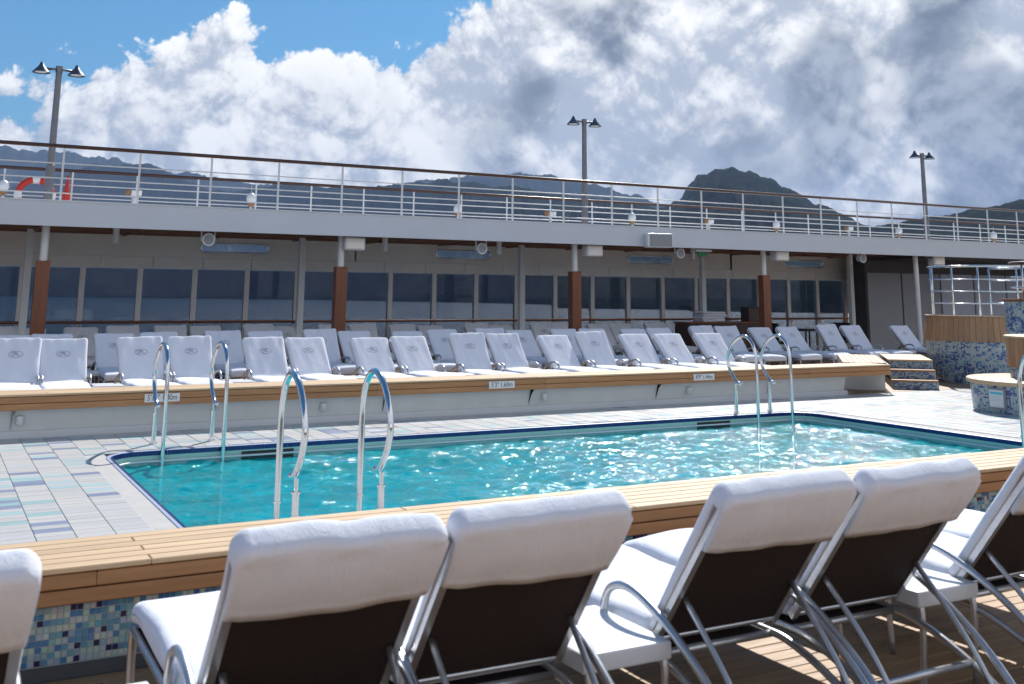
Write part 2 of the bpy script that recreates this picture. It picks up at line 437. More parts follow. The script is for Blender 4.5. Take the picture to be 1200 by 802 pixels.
hill([(38, 1.4), (42, 2.6), (44.5, 3.2), (46.5, 3.5), (47.76, 3.62), (48.39, 3.75), (49, 3.9), (50.24, 4.1), (51.45, 4.35), (52.64, 4.5), (54.56, 4.65), (60, 4.7), (68, 4.2), (78, 3)], lambda A: 1080-3.4*A, 420, 31, 'hill_green', 1.)

# ---- ship floors
PX0, PX1, PY0, PY1 = 1.63, 10.55, 6.98, 11.12
m = MB()
for (x0, x1, y0, y1) in ((-14, PX0-.03, 4.86, 12.75), (PX1+.03, 40, 4.86, 12.75), (PX0-.03, PX1+.03, 4.86, PY0-.03), (PX0-.03, PX1+.03, PY1+.03, 12.75)):
    m.box(x0, x1, y0, y1, -.30, -.006)
pooldeck = struct(m.build('pool_deck', 'grout'))
m = MB(); m.box(-1.6, 9.4, .51, 4.858, -.30, -.022)
neardeck = struct(m.build('teak_deck', 'caulk'))
m = MB(); m.box(-14, 40, 12.752, 22.3, -.30, -.004)
# far deck: boards too small to tell apart in the picture; their seams are cut by the material
def far_deck_mat():
    mm = bpy.data.materials.new('far_teak'); mm.use_nodes = True; t = NT(mm.node_tree); t.n.clear()
    tc = t.add('ShaderNodeTexCoord').outputs['Object']
    y = t.add('ShaderNodeSeparateXYZ', {0: tc}).outputs[1]
    fr = t.math('FRACT', t.math('MULTIPLY', y, 11.))
    seam = t.math('LESS_THAN', fr, .08)
    c = t.mix(seam, (.34, .22, .13), (.03, .022, .02))
    c = t.vmath('SCALE', c, scale=t.rng(t.noise(t.vmath('MULTIPLY', tc, (.3, 6, 6)), 4., 4., .6), .3, .7, .8, 1.2, False))
    p = t.add('ShaderNodeBsdfPrincipled', {'Base Color': c, 'Roughness': .6})
    o = t.add('ShaderNodeOutputMaterial'); t.l.new(p.outputs[0], o.inputs['Surface']); MATS['far_teak'] = mm
far_deck_mat()
struct(m.build('teak_deck', 'far_teak'))
m = MB(); m.box(-14, 40, -9, .509, -.30, -.003); m.box(-14, -1.602, .511, 4.858, -.30, -.003); m.box(9.402, 40, .511, 4.858, -.30, -.003)
struct(m.build('teak_deck', 'far_teak'))
m = MB(); m.box(-14, 40, -9, 22.3, SEA_Z-1, -1.95); m.box(-14, 40, 22.1, 22.3, -1.95, -.302); m.box(-14, 40, -9, -8.8, -1.95, -.302)
tag(m.build('ship_hull', 'white_paint'), 'white ship hull carrying the pool deck above the sea', 'hull')

# ---- pool deck tiles
TW, TH = .235, .1175
tint_white = lambda: tuple(np.array(random.choice(((.55, .54, .52), (.54, .535, .52), (.55, .53, .50), (.53, .53, .53), (.555, .545, .525))))*random.uniform(.94, 1.04))
def tint_tile():
    k = random.random()
    if k < .05: c = (.24, .28, .40)
    elif k < .10: c = (.42, .55, .58)
    elif k < .145: c = (.32, .48, .49)
    elif k < .20: c = (.54, .57, .60)
    else: return tint_white()
    return tuple(np.array(c)*random.uniform(.9, 1.1))
RC = .32
def in_pool(x, y):
    """inside the pool outline grown by the rim strip"""
    g = .055
    if not (PX0-g < x < PX1+g and PY0-g < y < PY1+g): return False
    cx = min(max(x, PX0+RC), PX1-RC); cy = min(max(y, PY0+RC), PY1-RC)
    return math.hypot(x-cx, y-cy) < RC+g or (cx == x or cy == y)
tiles = []
nx0 = int(-4.5/TW)
for ix in range(nx0, int(17.2/TW)):
    for iy in range(0, int((12.66-5.0)/TH)):
        x = .84-TW*4+ix*TW if False else .0138+ix*TW; y = 5.0+iy*TH
        if any(in_pool(x+TW*a, y+TH*b) for a in (.02, .5, .98) for b in (.05, .95)): continue
        tiles.append((x, y))
camx = lambda x, y: (x*rt.x+y*rt.y)/(x*fw.x+y*fw.y)
def size_in_view(t):
    x, y = t[0]+TW/2, t[1]+TH/2; d = x*fw.x+y*fw.y
    s = camx(x, y)
    vis = -.55 < s < .52 and y > 7.2
    return (0 if vis else 1, d)
order = sorted(tiles, key=size_in_view)
tile_meshes = []
def tile_mesh(c):
    m = MB(); g = .003; vs = [(g, g, -.005), (TW-g, g, -.005), (TW-g, TH-g, -.005), (g, TH-g, -.005), (g, g, -.001), (TW-g, g, -.001), (TW-g, TH-g, -.001), (g, TH-g, -.001)]
    k = .006; vs += [(k, k, 0), (TW-k, k, 0), (TW-k, TH-k, 0), (k, TH-k, 0)]
    fs = [(8, 9, 10, 11)]
    for i in range(4):
        j = (i+1) % 4; fs += [(i, j, 4+j, 4+i), (4+i, 4+j, 8+j, 8+i)]
    m.add(vs, fs, c); return m
pal = [tile_mesh(tint_white()).mesh('tile', 'tile') for _ in range(14)]+[tile_mesh(c).mesh('tile', 'tile') for c in ((.22, .26, .38), (.25, .29, .40), (.42, .56, .58), (.38, .53, .55), (.32, .48, .48), (.52, .56, .60))]
for (x, y) in order[:300]:
    me = pal[random.randrange(14)] if random.random() > .25 else pal[14+random.randrange(6)]
    link('tile', me, pooldeck, (x, y, random.uniform(-.0008, .0004)))
m = MB()
for (x, y) in order[300:]:
    c = tint_tile(); g = .003; k = .006
    vs = [(x+g, y+g, -.005), (x+TW-g, y+g, -.005), (x+TW-g, y+TH-g, -.005), (x+g, y+TH-g, -.005), (x+k, y+k, 0), (x+TW-k, y+k, 0), (x+TW-k, y+TH-k, 0), (x+k, y+TH-k, 0)]
    m.add(vs, [(4, 5, 6, 7), (0, 1, 5, 4), (1, 2, 6, 5), (2, 3, 7, 6), (3, 0, 4, 7)], c)
stuff(m.build('tile_paving', 'tile', pooldeck))

# ---- pool basin
def outline(g, n=8, rc=RC):
    pts = []
    for cx, cy, a in ((PX1-rc, PY1-rc, 0), (PX0+rc, PY1-rc, 90), (PX0+rc, PY0+rc, 180), (PX1-rc, PY0+rc, 270)):
        for k in range(n+1):
            t = R(a+90*k/n); pts.append((cx+(rc+g)*math.cos(t), cy+(rc+g)*math.sin(t)))
    return pts
def ring(m, g0, z0, g1, z1, inside=True):
    a = [(x, y, z0) for x, y in outline(g0)]; b = [(x, y, z1) for x, y in outline(g1)]; n = len(a)
    m.add(a+b, [((i+1) % n, i, n+i, n+(i+1) % n) if inside else (i, (i+1) % n, n+(i+1) % n, n+i) for i in range(n)])
basin = thing('swimming_pool', 'rectangular turquoise swimming pool with dark blue tiled edge', 'pool', (6, 9, 0))
B = basin
def bl(m): m.v = [(x-6, y-9, z) for x, y, z in m.v]; return m
m = MB(); ring(m, 0, -.34, 0, -.045); bl(m).build('waterline_band', 'pool_wall', B)
m = MB(); ring(m, 0, -1.5, 0, -.34); a = [(x, y, -1.5) for x, y in outline(0)]; m.add(a, [tuple(range(len(a)))]); bl(m).build('basin', 'pool_floor', B, smooth=False)
m = MB(); ring(m, .012, -.009, .05, -.001); ring(m, .012, -.06, .012, -.009); bl(m).build('rim', 'pool_rim', B)
# blue edge tiles
pts = outline(.011, 5); L = []
peri = [Vector((*p, 0)) for p in pts]; peri.append(peri[0])
acc = 0; segs = []
for p, q in zip(peri, peri[1:]):
    d = (q-p).length
    if d < 1e-6: continue
    k = max(1, round(d/.245))
    for i in range(k): segs.append((p.lerp(q, i/k), p.lerp(q, (i+1)/k)))
for p, q in segs:
    t = (q-p).normalized(); n = Vector((-t.y, t.x, 0)); p2, q2 = p+t*.003, q-t*.003
    m = MB(); z0, z1 = -.046, -.003
    vs = [p2+n*0, q2+n*0, q2+n*.012, p2+n*.012]
    mm = [Vector((v.x-6, v.y-9, z)) for z in (z0, z1) for v in vs]
    m.add(mm, [(3, 2, 1, 0), (4, 5, 6, 7), (0, 1, 5, 4), (1, 2, 6, 5), (2, 3, 7, 6), (3, 0, 4, 7)])
    m.build('edge_tile', 'edge_blue', B)
m = MB(); path = [Vector((x-6, y-9, -.095)) for x, y in outline(-.045)]
m.tube(path+[path[0]], .011, 6, False); bl(MB()); m.build('grab_rail', 'plastic_white', B, smooth=True)
for gx0, gx1 in ((2.93, 3.47), (8.77, 9.30)):
    g = MB(); g.box(gx0-6, gx1-6, PY1-9-.012, PY1-9-.002, -.16, -.06); go = g.build('overflow_grate', 'black', B)
    g = MB()
    for k in range(1, 5):
        z = -.16+.1*k/5; g.box(gx0-6, gx1-6, PY1-9-.02, PY1-9-.0125, z-.004, z+.004)
    g.build('slat', 'dark_grey', go)
# water surface with real ripples
nx, ny = 500, 232
xs = np.linspace(PX0+.002, PX1-.002, nx); ys = np.linspace(PY0+.002, PY1-.002, ny)
XX, YY = np.meshgrid(xs, ys, indexing='ij'); ZZ = np.zeros_like(XX)
rs = np.random.RandomState(4)
for k in range(60):
    lam = .075*(.55/.075)**rs.rand(); th = rs.rand()*2*math.pi; kk = 2*math.pi/lam
    ph = kk*(XX*math.cos(th)+YY*math.sin(th))+rs.rand()*6.28+1.2*np.sin(XX*1.3+k)+1.1*np.cos(YY*1.7-k)
    ZZ += lam*(.0038+.0045*(lam < .22))*np.sin(ph)
ZZ *= .55+.9*fbm(XX*.9+3, YY*.9+5, 77, 3)
V = np.stack([XX-6, YY-9, ZZ-.135], -1)
# follow the rounded corners
cx = np.clip(XX, PX0+RC, PX1-RC); cy = np.clip(YY, PY0+RC, PY1-RC)
dx, dy = XX-cx, YY-cy; dd = np.hypot(dx, dy); mk = (dd > RC-.003)
f = np.where(mk, (RC-.003)/np.maximum(dd, 1e-6), 1)
V[..., 0] = cx+dx*f-6; V[..., 1] = cy+dy*f-9
m = MB(); m.v = [tuple(v) for v in V.reshape(-1, 3).tolist()]
m.f = [(i*ny+j, i*ny+ny+j, i*ny+ny+j+1, i*ny+j+1) for i in range(nx-1) for j in range(ny-1)]; m.c = [None]*len(m.f)
wo = m.build('pool_water', 'pool_water', None, smooth=True, loc=(6, 9, 0)); struct(wo)

# ---- mosaic helpers (tiles about 2.4 cm, under ten pixels each: one joined part)
BLUES = [(.40, .52, .52), (.40, .52, .52), (.52, .56, .54), (.10, .27, .42), (.14, .36, .46), (.055, .20, .40), (.022, .02, .085), (.26, .43, .48)]
BLUES2 = [(.44, .51, .52), (.42, .50, .53), (.46, .55, .56), (.42, .52, .54), (.50, .56, .55), (.08, .16, .38), (.07, .11, .31), (.11, .24, .44), (.22, .40, .48), (.05, .08, .25)]
def mosaic_flat(m, x0, x1, y, z0, z1, p=.0245, pal=BLUES):
    """tiles on a wall facing -Y"""
    nzz = int((z1-z0)/p)
    prev = {}
    for i in range(int((x1-x0)/p)):
        for j in range(nzz):
            c = pal[random.randrange(len(pal))]
            if random.random() < .3 and (i-1, j) in prev: c = prev[(i-1, j)]
            prev[(i, j)] = c
            c = tuple(q*random.uniform(.88, 1.12) for q in c)
            a, b = x0+i*p+.0013, z0+j*p+.0013; e = p-.0026
            m.add([(a, y, b), (a+e, y, b), (a+e, y, b+e), (a, y, b+e), (a+.0015, y-.0025, b+.0015), (a+e-.0015, y-.0025, b+.0015), (a+e-.0015, y-.0025, b+e-.0015), (a+.0015, y-.0025, b+e-.0015)],
                  [(4, 5, 6, 7), (0, 1, 5, 4), (1, 2, 6, 5), (2, 3, 7, 6), (3, 0, 4, 7)], c)
def mosaic_round(m, c, rfun, z0, z1, a0, a1, p=.032, pal=BLUES2):
    rm = rfun((z0+z1)/2); n = int(rm*(a1-a0)/p); nz = max(1, round((z1-z0)/p)); h = (z1-z0)/nz
    prev = {}
    for i in range(n):
        for j in range(nz):
            q0, q1 = a0+(a1-a0)*(i+.05)/n, a0+(a1-a0)*(i+.95)/n
            za, zb = z0+h*(j+.05), z0+h*(j+.95)
            col = pal[random.randrange(len(pal))]
            k = random.random()
            if k < .3 and (i-1, j) in prev: col = prev[(i-1, j)]
            elif k < .5 and (i, j-1) in prev: col = prev[(i, j-1)]
            prev[(i, j)] = col
            col = tuple(v*random.uniform(.88, 1.12) for v in col)
            ra, rb = rfun(za)+.003, rfun(zb)+.003
            m.add([(c[0]+ra*math.cos(q0), c[1]+ra*math.sin(q0), za), (c[0]+ra*math.cos(q1), c[1]+ra*math.sin(q1), za),
                   (c[0]+rb*math.cos(q1), c[1]+rb*math.sin(q1), zb), (c[0]+rb*math.cos(q0), c[1]+rb*math.sin(q0), zb)], [(0, 1, 2, 3)], col)

# ---- near bench wall (teak coping over mosaic)
def boards(parent, name, matn, x0, x1, y0, y1, z0, z1, ln, off, bev=.004, gap=.003):
    x = x0-off
    while x < x1:
        a, b = max(x, x0), min(x+ln, x1)
        if b-a > .05:
            m = MB(); L = b-a-gap; m.bevel_box(-L/2, L/2, -(y1-y0)/2, (y1-y0)/2, -(z1-z0)/2, (z1-z0)/2, bev)
            m.build(name, matn, parent, loc=((a+b)/2, (y0+y1)/2, (z0+z1)/2))
        x += ln
NZ = .433
near = thing('bench_wall', 'long low wall with teak top boards and small blue mosaic, behind the foreground loungers', 'bench', (0, 0, 0))
m = MB(); m.box(-5, 14, 4.862, 5.24, 0.0, NZ-.146); m.build('core', 'mosaic_grout', near)
m = MB(); m.box(-5, 14, 4.835, 5.28, NZ-.145, NZ-.024); m.build('core', 'caulk', near)
nb = 6; wd = (5.34-4.79)/nb
for k in range(nb):
    boards(near, 'board', 'teak', -5, 14, 4.79+k*wd+.003, 4.79+(k+1)*wd-.003, NZ-.022, NZ, 2.45, (6.0-(1.0 if k % 2 else 2.1))*1.0 % 2.45 if k > 2 else (1.44 if k % 2 == 0 else .3))
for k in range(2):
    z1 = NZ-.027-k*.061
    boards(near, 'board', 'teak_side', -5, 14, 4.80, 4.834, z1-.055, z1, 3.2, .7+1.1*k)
m = MB(); mosaic_flat(m, .2, 9.2, 4.8615, .055, NZ-.148); stuff(m.build('mosaic', 'mosaic', near))
m = MB(); m.box(-5, 14, 4.845, 4.8605, 0.0, .052); m.build('skirting', 'dark_grey', near)

# ---- near deck boards
pitch = .088
for k in range(int((4.84-.5)/pitch)):
    y1 = 4.838-k*pitch; off = random.uniform(0, 2.8)
    boards(neardeck, 'board', 'teak_deck', -1.6, 9.4, y1-pitch+.006, y1, -.021, 0, 2.9, off, .002, .005)

# ---- far bench
FZ = .455; FY0, FY1, FX1 = 12.55, 13.16, 13.9
far = thing('bench_wall', 'long teak topped bench wall with white panelled base on the far side of the pool', 'bench')
m = MB(); m.add([(-7, 12.74, 0), (FX1-.9, 12.74, 0), (FX1-.9, 12.66, FZ-.17), (-7, 12.66, FZ-.17), (-7, 13.1, 0), (FX1-.9, 13.1, 0), (FX1-.9, 13.1, FZ-.17), (-7, 13.1, FZ-.17)], [(0, 1, 2, 3), (1, 5, 6, 2), (5, 4, 7, 6), (4, 0, 3, 7)])
m.build('wall_panel', 'wall_white', far)
m = MB(); m.box(-7, FX1-.88, 12.66, 12.79, -.004, .07); m.build('kerb', 'white_paint', far)
m = MB(); m.box(-7, FX1-.02, FY0+.03, FY1-.02, FZ-.165, FZ-.024); m.build('core', 'caulk', far)
nb = 6; wd = (FY1-FY0)/nb
for k in range(nb):
    boards(far, 'board', 'teak', -7, FX1, FY0+k*wd+.003, FY0+(k+1)*wd-.003, FZ-.022, FZ, 2.4, [.15, 1.4, .6, 1.9, 1.0, .3][k])
for k in range(2):
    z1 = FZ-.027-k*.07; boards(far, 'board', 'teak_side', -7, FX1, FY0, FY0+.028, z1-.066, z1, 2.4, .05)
for x in (-3.1, -1.0, .88, 3.0, 5.1, 7.2, 9.3, 11.4):
    m = MB(); yb = [(12.735, .07), (12.665, FZ-.17), (12.60, FZ-.17), (12.63, .3), (12.70, .2), (12.72, .07)]
    m.add([(x-.012, y, z) for y, z in yb]+[(x+.012, y, z) for y, z in yb], [tuple(range(6)), tuple(range(11, 5, -1))]+[(i, (i+1) % 6, 6+(i+1) % 6, 6+i) for i in range(6)])
    m.build('bracket', 'wall_white', far)
for x in (.95, 4.3, 7.4, 9.85):
    m = MB(); m.lathe([(0, .12), (.036, .12), (.04, .125), (.04, .20), (.03, .21), (0, .21)], 14); o = m.build('step_light', 'plastic_white', far, smooth='auto'); o.location = (x, 12.655, 0.02)
for xc, txt in ((2.38, "5'11\" 1.80m"), (6.69, "5'3\" 1.60m"), (10.04, "4'9\" 1.44m")):
    s = tag(MB().bevel_box(-.19, .19, -.004, .004, -.045, .045, .002).build('depth_sign', 'sign_white', None, loc=(xc, FY0-.006, FZ-.085)), 'white depth marker plate reading '+txt.replace('"', 'in').replace("'", 'ft ')+' on the teak bench front', 'sign', None)
    me = text_mesh(txt, .088, xs=.78 if len(txt) > 10 else .84); me.materials.append(MATS['ink'])
    t = stuff(link('lettering', me, s)); t.rotation_euler = (R(90), 0, 0); t.location = (0, -.0052, 0)
# the diagonal return of the bench and the steps beside it
DA = R(43.5); dv = Vector((math.sin(DA), math.cos(DA), 0)); sv = Vector((math.cos(DA), -math.sin(DA), 0))
ret = thing('bench_return', 'short slanting teak topped return at the end of the far bench, beside mosaic steps', 'bench', (FX1-.02, FY0+.02, 0), None, -DA)
for k in range(7):
    m = MB(); wq = .098; x1 = -.02-k*wq; m.bevel_box(x1-wq+.006, x1, .38+.0*k, 3.0, FZ-.02, FZ+.003, .003); m.build('board', 'teak', ret)
m = MB(); m.box(-.70, -.03, .5, 2.98, 0, FZ-.021); m.build('core', 'wall_white', ret)
m = MB(); m.box(-.012, .012, .02, 3.0, FZ-.16, FZ+.001); m.build('side_board', 'teak_side', ret)
steps = thing('steps', 'three low mosaic steps with teak treads between bench end and hot tub', 'steps', (14.6, 13.15, 0), None, -DA)
SW = .74
for k in range(3):
    y0 = .34*k; z1 = .152*(k+1)
    m = MB(); m.box(0, SW, y0+.01, 2.6, z1-.152+.001*(k > 0), z1-.03); m.build('riser', 'mosaic_grout', steps)
    m = MB(); mosaic_flat(m, 0.0, SW, y0+.009, z1-.152, z1-.031, .024, BLUES2); stuff(m.build('mosaic', 'mosaic', steps))
    m = MB(); m.bevel_box(-.01, SW, y0-.015, y0+.36 if k < 2 else 2.6, z1-.029, z1, .004); m.build('tread', 'teak_side' if k < 2 else 'teak', steps)

# ---- ladders
def ladder(label, x0, x1, yp, yt, group):
    """yp: deck post side, yt: water tube side"""
    s = 1 if yp > yt else -1
    L = thing('pool_ladder', label, 'ladder', ((x0+x1)/2, yt, 0), group); h = (x1-x0)/2; d = abs(yp-yt)
    for sx in (-h, h):
        pts = [(0, -.95), (0, -.3), (0, .15), (-.0, .6), (.015, .8), (.08, .94), (.20, 1.01), (.335, .98), (.45, .88), (.525, .74), (.53, .64), (.49, .54), (.43, .46), (.37, .405), (.32, .385), (.285, .39)]
        k = d/.40
        P = smooth_path([(sx, s*(y*k), z) for y, z in pts], 5)
        m = MB(); m.tube(P, .0215, 12); r = m.build('rail', 'steel', L, smooth=True)
        m = MB(); m.tube([(sx, s*d, 0), (sx, s*d, .30)], .024, 12); m.tube([(sx, s*d, .30), (sx, s*d*.995, .385)], .014, 8); m.build('deck_post', 'steel', L, smooth='auto')
        for (yy, zz, rr) in ((s*d, .006, .040), (s*d, .16, .031), (s*d, .30, .031), (s*d*.0, .18, .029)):
            m = MB(); m.tube([(sx, yy, zz-.006), (sx, yy, zz+.006)], rr, 14); m.build('collar', 'steel', L, smooth='auto')
    for z in (-.25, -.50, -.75):
        m = MB(); m.bevel_box(-h, h, -.04, .04, z-.012, z+.012, .004); m.build('tread', 'dark_grey', L)
    return L
ladder('stainless pool ladder beside the corner with slate and aqua tiles, far pool edge', 2.14, 2.73, 11.60, 11.08, None)
ladder('stainless pool ladder rising behind the near teak coping, left pair of hoops', 2.12, 2.69, 6.70, 7.09, None)
ladder('stainless pool ladder on the far edge in front of the 1.44m marker', 9.60, 10.19, 11.33, 10.9, None)
ladder('stainless pool ladder by the near coping opposite the round mosaic bench', 9.66, 10.25, 6.70, 7.09, None)

# ---- hot tub
TC = (17.71, 13.66); TR = 1.06
tub = thing('hot_tub', 'round hot tub clad in blue mosaic with slatted teak collar', 'hot tub', (TC[0], TC[1], 0))
rf = lambda z: TR-.09+.09*min(1, z/.6)
m = MB(); m.lathe([(rf(0), 0), (rf(.3), .3), (rf(.6), .6), (TR, .77)], 48); m.build('wall', 'mosaic_grout', tub, smooth=True)
m = MB(); mosaic_round(m, (0, 0), rf, 0.005, .765, R(150), R(330), .025); stuff(m.build('mosaic', 'mosaic', tub))
n = 66
for k in range(n):
    a = 2*math.pi*k/n; hw = math.pi/n*.95
    vs = []
    for (z, r_) in ((.755, TR+.045), (1.19, TR-.03)):
        for (aa, rr) in ((a-hw, r_), (a+hw, r_), (a+hw, r_-.03), (a-hw, r_-.03)): vs.append((rr*math.cos(aa), rr*math.sin(aa), z))
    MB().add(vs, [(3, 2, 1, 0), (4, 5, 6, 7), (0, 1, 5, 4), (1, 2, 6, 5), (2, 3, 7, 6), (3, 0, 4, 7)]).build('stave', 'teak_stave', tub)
m = MB(); m.lathe([(TR-.07, 1.192), (TR-.01, 1.192), (TR-.01, 1.215), (TR-.07, 1.215)], 48); m.build('rim', 'teak_stave', tub)
m = MB(); m.lathe([(TR-.06, .77), (TR-.062, 1.20), (TR-.3, 1.205), (TR-.32, 1.1)], 48); m.build('shell', 'plastic_white', tub, smooth='auto')
m = MB(); m.disc((0, 0), TR-.30, 1.17, 40); m.build('tub_water', 'pool_water', tub)
tr = thing('tub_railing', 'polished steel guard railing standing on the hot tub', 'railing', (TC[0], TC[1], 1.2))
RR = TR-.12
arc = lambda a0, a1, z, r_=RR: [(r_*math.cos(R(a0+(a1-a0)*i/24)), r_*math.sin(R(a0+(a1-a0)*i/24)), z) for i in range(25)]
MB().tube(arc(112, 388, .92), .021, 8).build('top_rail', 'steel', tr, smooth=True)
for z in (.24, .46, .68): MB().tube(arc(112, 388, z), .011, 8).build('rail', 'steel', tr, smooth=True)
for a in (112, 152, 186, 215, 258, 300, 345, 388):
    MB().tube([(RR*math.cos(R(a)), RR*math.sin(R(a)), 0), (RR*math.cos(R(a)), RR*math.sin(R(a)), .92)], .016, 8).build('post', 'steel', tr, smooth=True)

# ---- round bench with drum and taller mosaic drum
BC = (13.83, 9.63)
rb = thing('round_bench', 'round mosaic seat with teak top and framed notice', 'bench', (*BC, 0))
m = MB(); m.lathe([(1.04, 0), (1.06, .37)], 48); m.build('wall', 'mosaic_grout', rb, smooth=True)
m = MB(); mosaic_round(m, (0, 0), lambda z: 1.04+.054*z, .005, .365, R(130), R(330), .023); stuff(m.build('mosaic', 'mosaic', rb))
m = MB(); m.lathe([(.40, .372), (1.10, .372), (1.11, .38), (1.11, .425), (1.10, .432), (.40, .432)], 64); m.build('seat', 'teak', rb, smooth='auto')
dr = thing('drum_planter', 'small round drum with upright teak slats standing on the round mosaic seat', 'drum', (14.08, 9.70, .432))
m = MB(); m.lathe([(.62, 0), (.62, .15)], 40); m.build('base', 'mosaic_grout', dr)
m = MB(); mosaic_round(m, (0, 0), lambda z: .622, .005, .145, R(130), R(330), .023); stuff(m.build('mosaic', 'mosaic', dr))
for k in range(44):
    a = 2*math.pi*k/44; hw = math.pi/44*.94; vs = []
    for z in (.15, .55):
        for (aa, rr) in ((a-hw, .65), (a+hw, .65), (a+hw, .62), (a-hw, .62)): vs.append((rr*math.cos(aa), rr*math.sin(aa), z))
    MB().add(vs, [(3, 2, 1, 0), (4, 5, 6, 7), (0, 1, 5, 4), (1, 2, 6, 5), (2, 3, 7, 6), (3, 0, 4, 7)]).build('stave', 'teak_stave', dr)
m = MB(); m.lathe([(.0, .585), (.66, .585), (.675, .575), (.675, .552), (.0, .552)], 40); m.build('top', 'teak', dr, smooth='auto')
td = thing('mosaic_drum', 'tall blue mosaic drum with dark wooden cap and steel rail above', 'drum', (15.56, 10.40, 0))
m = MB(); m.lathe([(.95, 0), (.95, 1.49)], 48); m.build('wall', 'mosaic_grout', td)
m = MB(); mosaic_round(m, (0, 0), lambda z: .953, .4, 1.485, R(130), R(300), .025); stuff(m.build('mosaic', 'mosaic', td))
m = MB(); m.lathe([(0, 1.53), (.98, 1.53), (.99, 1.52), (.99, 1.492), (0, 1.492)], 48); m.build('cap', 'brown_wood', td, smooth='auto')
for a in (165, 195, 230, 270, 310):
    MB().tube([(.85*math.cos(R(a)), .85*math.sin(R(a)), 1.53), (.85*math.cos(R(a)), .85*math.sin(R(a)), 2.05)], .016, 8).build('post', 'steel', td, smooth=True)
for z, mm, r_ in ((2.07, 'handrail_wood', .03), (1.86, 'steel', .014), (1.7, 'steel', .014)):
    MB().tube([(.85*math.cos(R(140+i*8)), .85*math.sin(R(140+i*8)), z) for i in range(25)], r_, 8).build('rail', mm, td, smooth=True)
nt = thing('notice_board', 'small grey framed notice with cyan heading on the round mosaic seat', 'sign', (BC[0], BC[1], 0))
na = math.atan2(-1.0, -.62)
def on_round(m, a, rr, z, name, mt, par):
    o = m.build(name, mt, par); o.location = (rr*math.cos(a), rr*math.sin(a), z); o.rotation_euler.z = a+math.pi/2; return o
na = R(175)
on_round(MB().box(-.14, .14, -.02, .012, -.135, .135), na, 1.065, .20, 'frame', 'mid_grey', nt)
on_round(MB().box(-.115, .115, -.0235, -.0205, -.11, .11), na, 1.065, .20, 'sheet', 'sign_white', nt)
on_round(MB().box(-.105, .105, -.0255, -.024, .055, .09), na, 1.065, .20, 'heading', 'sign_cyan', nt)
on_round(MB().box(-.1, .1, -.0255, -.024, .03, .036).box(-.1, .07, -.0255, -.024, .01, .016).box(-.1, .09, -.0255, -.024, -.01, -.004).box(-.1, .05, -.0255, -.024, -.03, -.024), na, 1.065, .20, 'print', 'print_grey', nt)

# ================================================================== UPPER DECK AND WINDOW WALL
UY0, UY1 = 18.20, 22.1
ud = thing('upper_deck', 'overhanging upper deck with pale grey fascia and slatted soffit', 'deck', (0, 0, 0))
x = -8.
m = MB(); m.box(-8, 36, UY0, UY0+.07, 2.56, 2.955); m.build('fascia', 'fascia_paint', ud)
m = MB(); m.box(-8, 36, UY0+.07, UY1, 2.66, 2.76); m.build('soffit', 'white_paint', ud)
m = MB(); m.box(-8, 36, UY0-.012, UY0+.09, 2.956, 2.975); m.build('trim', 'white_paint', ud)
for y, h_ in ((18.36, .085), (18.75, .07), (19.75, .07), (20.8, .07)):
    MB().box(-8, 36, y, y+.07, 2.66-h_, 2.659).build('beam', 'brown_beam', ud)
POSTX = [-3.55, 1.53, 6.55, 11.61, 16.71, 21.73, 26.8]
for px_ in POSTX:
    for dx in (-.03, 1.6, 3.3):
        MB().box(px_+dx, px_+dx+.06, 18.44, 21.6, 2.60, 2.6585).build('beam', 'brown_beam', ud)
m = MB(); m.box(21.9, 36, 18.45, 21.0, 2.52, 2.595); m.build('soffit_panel', 'dark_soffit', ud)
POSTL = ['white post clad in brown wood, outside the lounger rows', 'brown wood clad white post below the lifebuoy', 'brown wood clad white post with a loudspeaker beside it, second from the lifebuoy',
         'brown wood clad white post below the middle deck lamp', 'brown wood clad white post standing before the towel cabinet', 'bare white round post without cladding in front of the grey panels', 'bare white round post hidden behind the hot tub']
for i, px_ in enumerate(POSTX):
    bare = px_ > 20
    p = thing('deck_post', POSTL[i], 'post', (px_, 18.62, 0), 'posts carrying the upper deck')
    MB().tube([(0, 0, 0), (0, 0, 2.66)], .062, 16).build('shaft', 'white_paint', p, smooth='auto')
    if not bare:
        MB().bevel_box(-.105, .105, -.09, .09, 0, 2.02, .012).build('cladding', 'brown_wood', p)
    q = tag(MB().box(-.06, .06, -.06, .06, 0, 2.655).build('column', 'wall_white', None, loc=(px_-.07, 20.75, 0)), 'square off-white column under the upper deck near the windows', 'column', 'columns near the windows')
WY = 21.65; WX0, WX1, WS = -5.95, 22.25, 1.045
ww = thing('window_wall', 'long wall of dark tinted windows between white mullions under the upper deck', 'wall', (0, 0, 0))
mx = [1.44+WS*k for k in range(-8, 21)]
mx = [q for q in mx if q < 22.4]
for q in mx: MB().box(q-.05, q+.05, WY-.05, WY+.05, .08, 1.99).build('mullion', 'cream_panel', ww)
for a, b in zip(mx, mx[1:]):
    MB().box(a+.05, b-.05, WY-.006, WY+.006, .1, 1.985).build('pane', 'tinted_glass', ww)
MB().box(mx[0], mx[-1], WY-.06, WY+.06, -.004, .08).build('sill', 'wall_white', ww)
MB().tube([(mx[0], WY-.13, .97), (mx[-1]+.05, WY-.13, .97)], .026, 10).build('handrail', 'brown_wood', ww, smooth=True)
for q in mx[::1]: MB().tube([(q, WY-.13, .96), (q, WY-.13, .90), (q, WY-.05, .88)], .01, 6).build('bracket', 'aluminium', ww, smooth=True)
k = mx[0]
while k < mx[-1]:
    MB().bevel_box(k+.006, k+.964, WY-.065, WY+.05, 1.995, 2.215, .004).build('panel', 'cream_panel', ww); k += .97
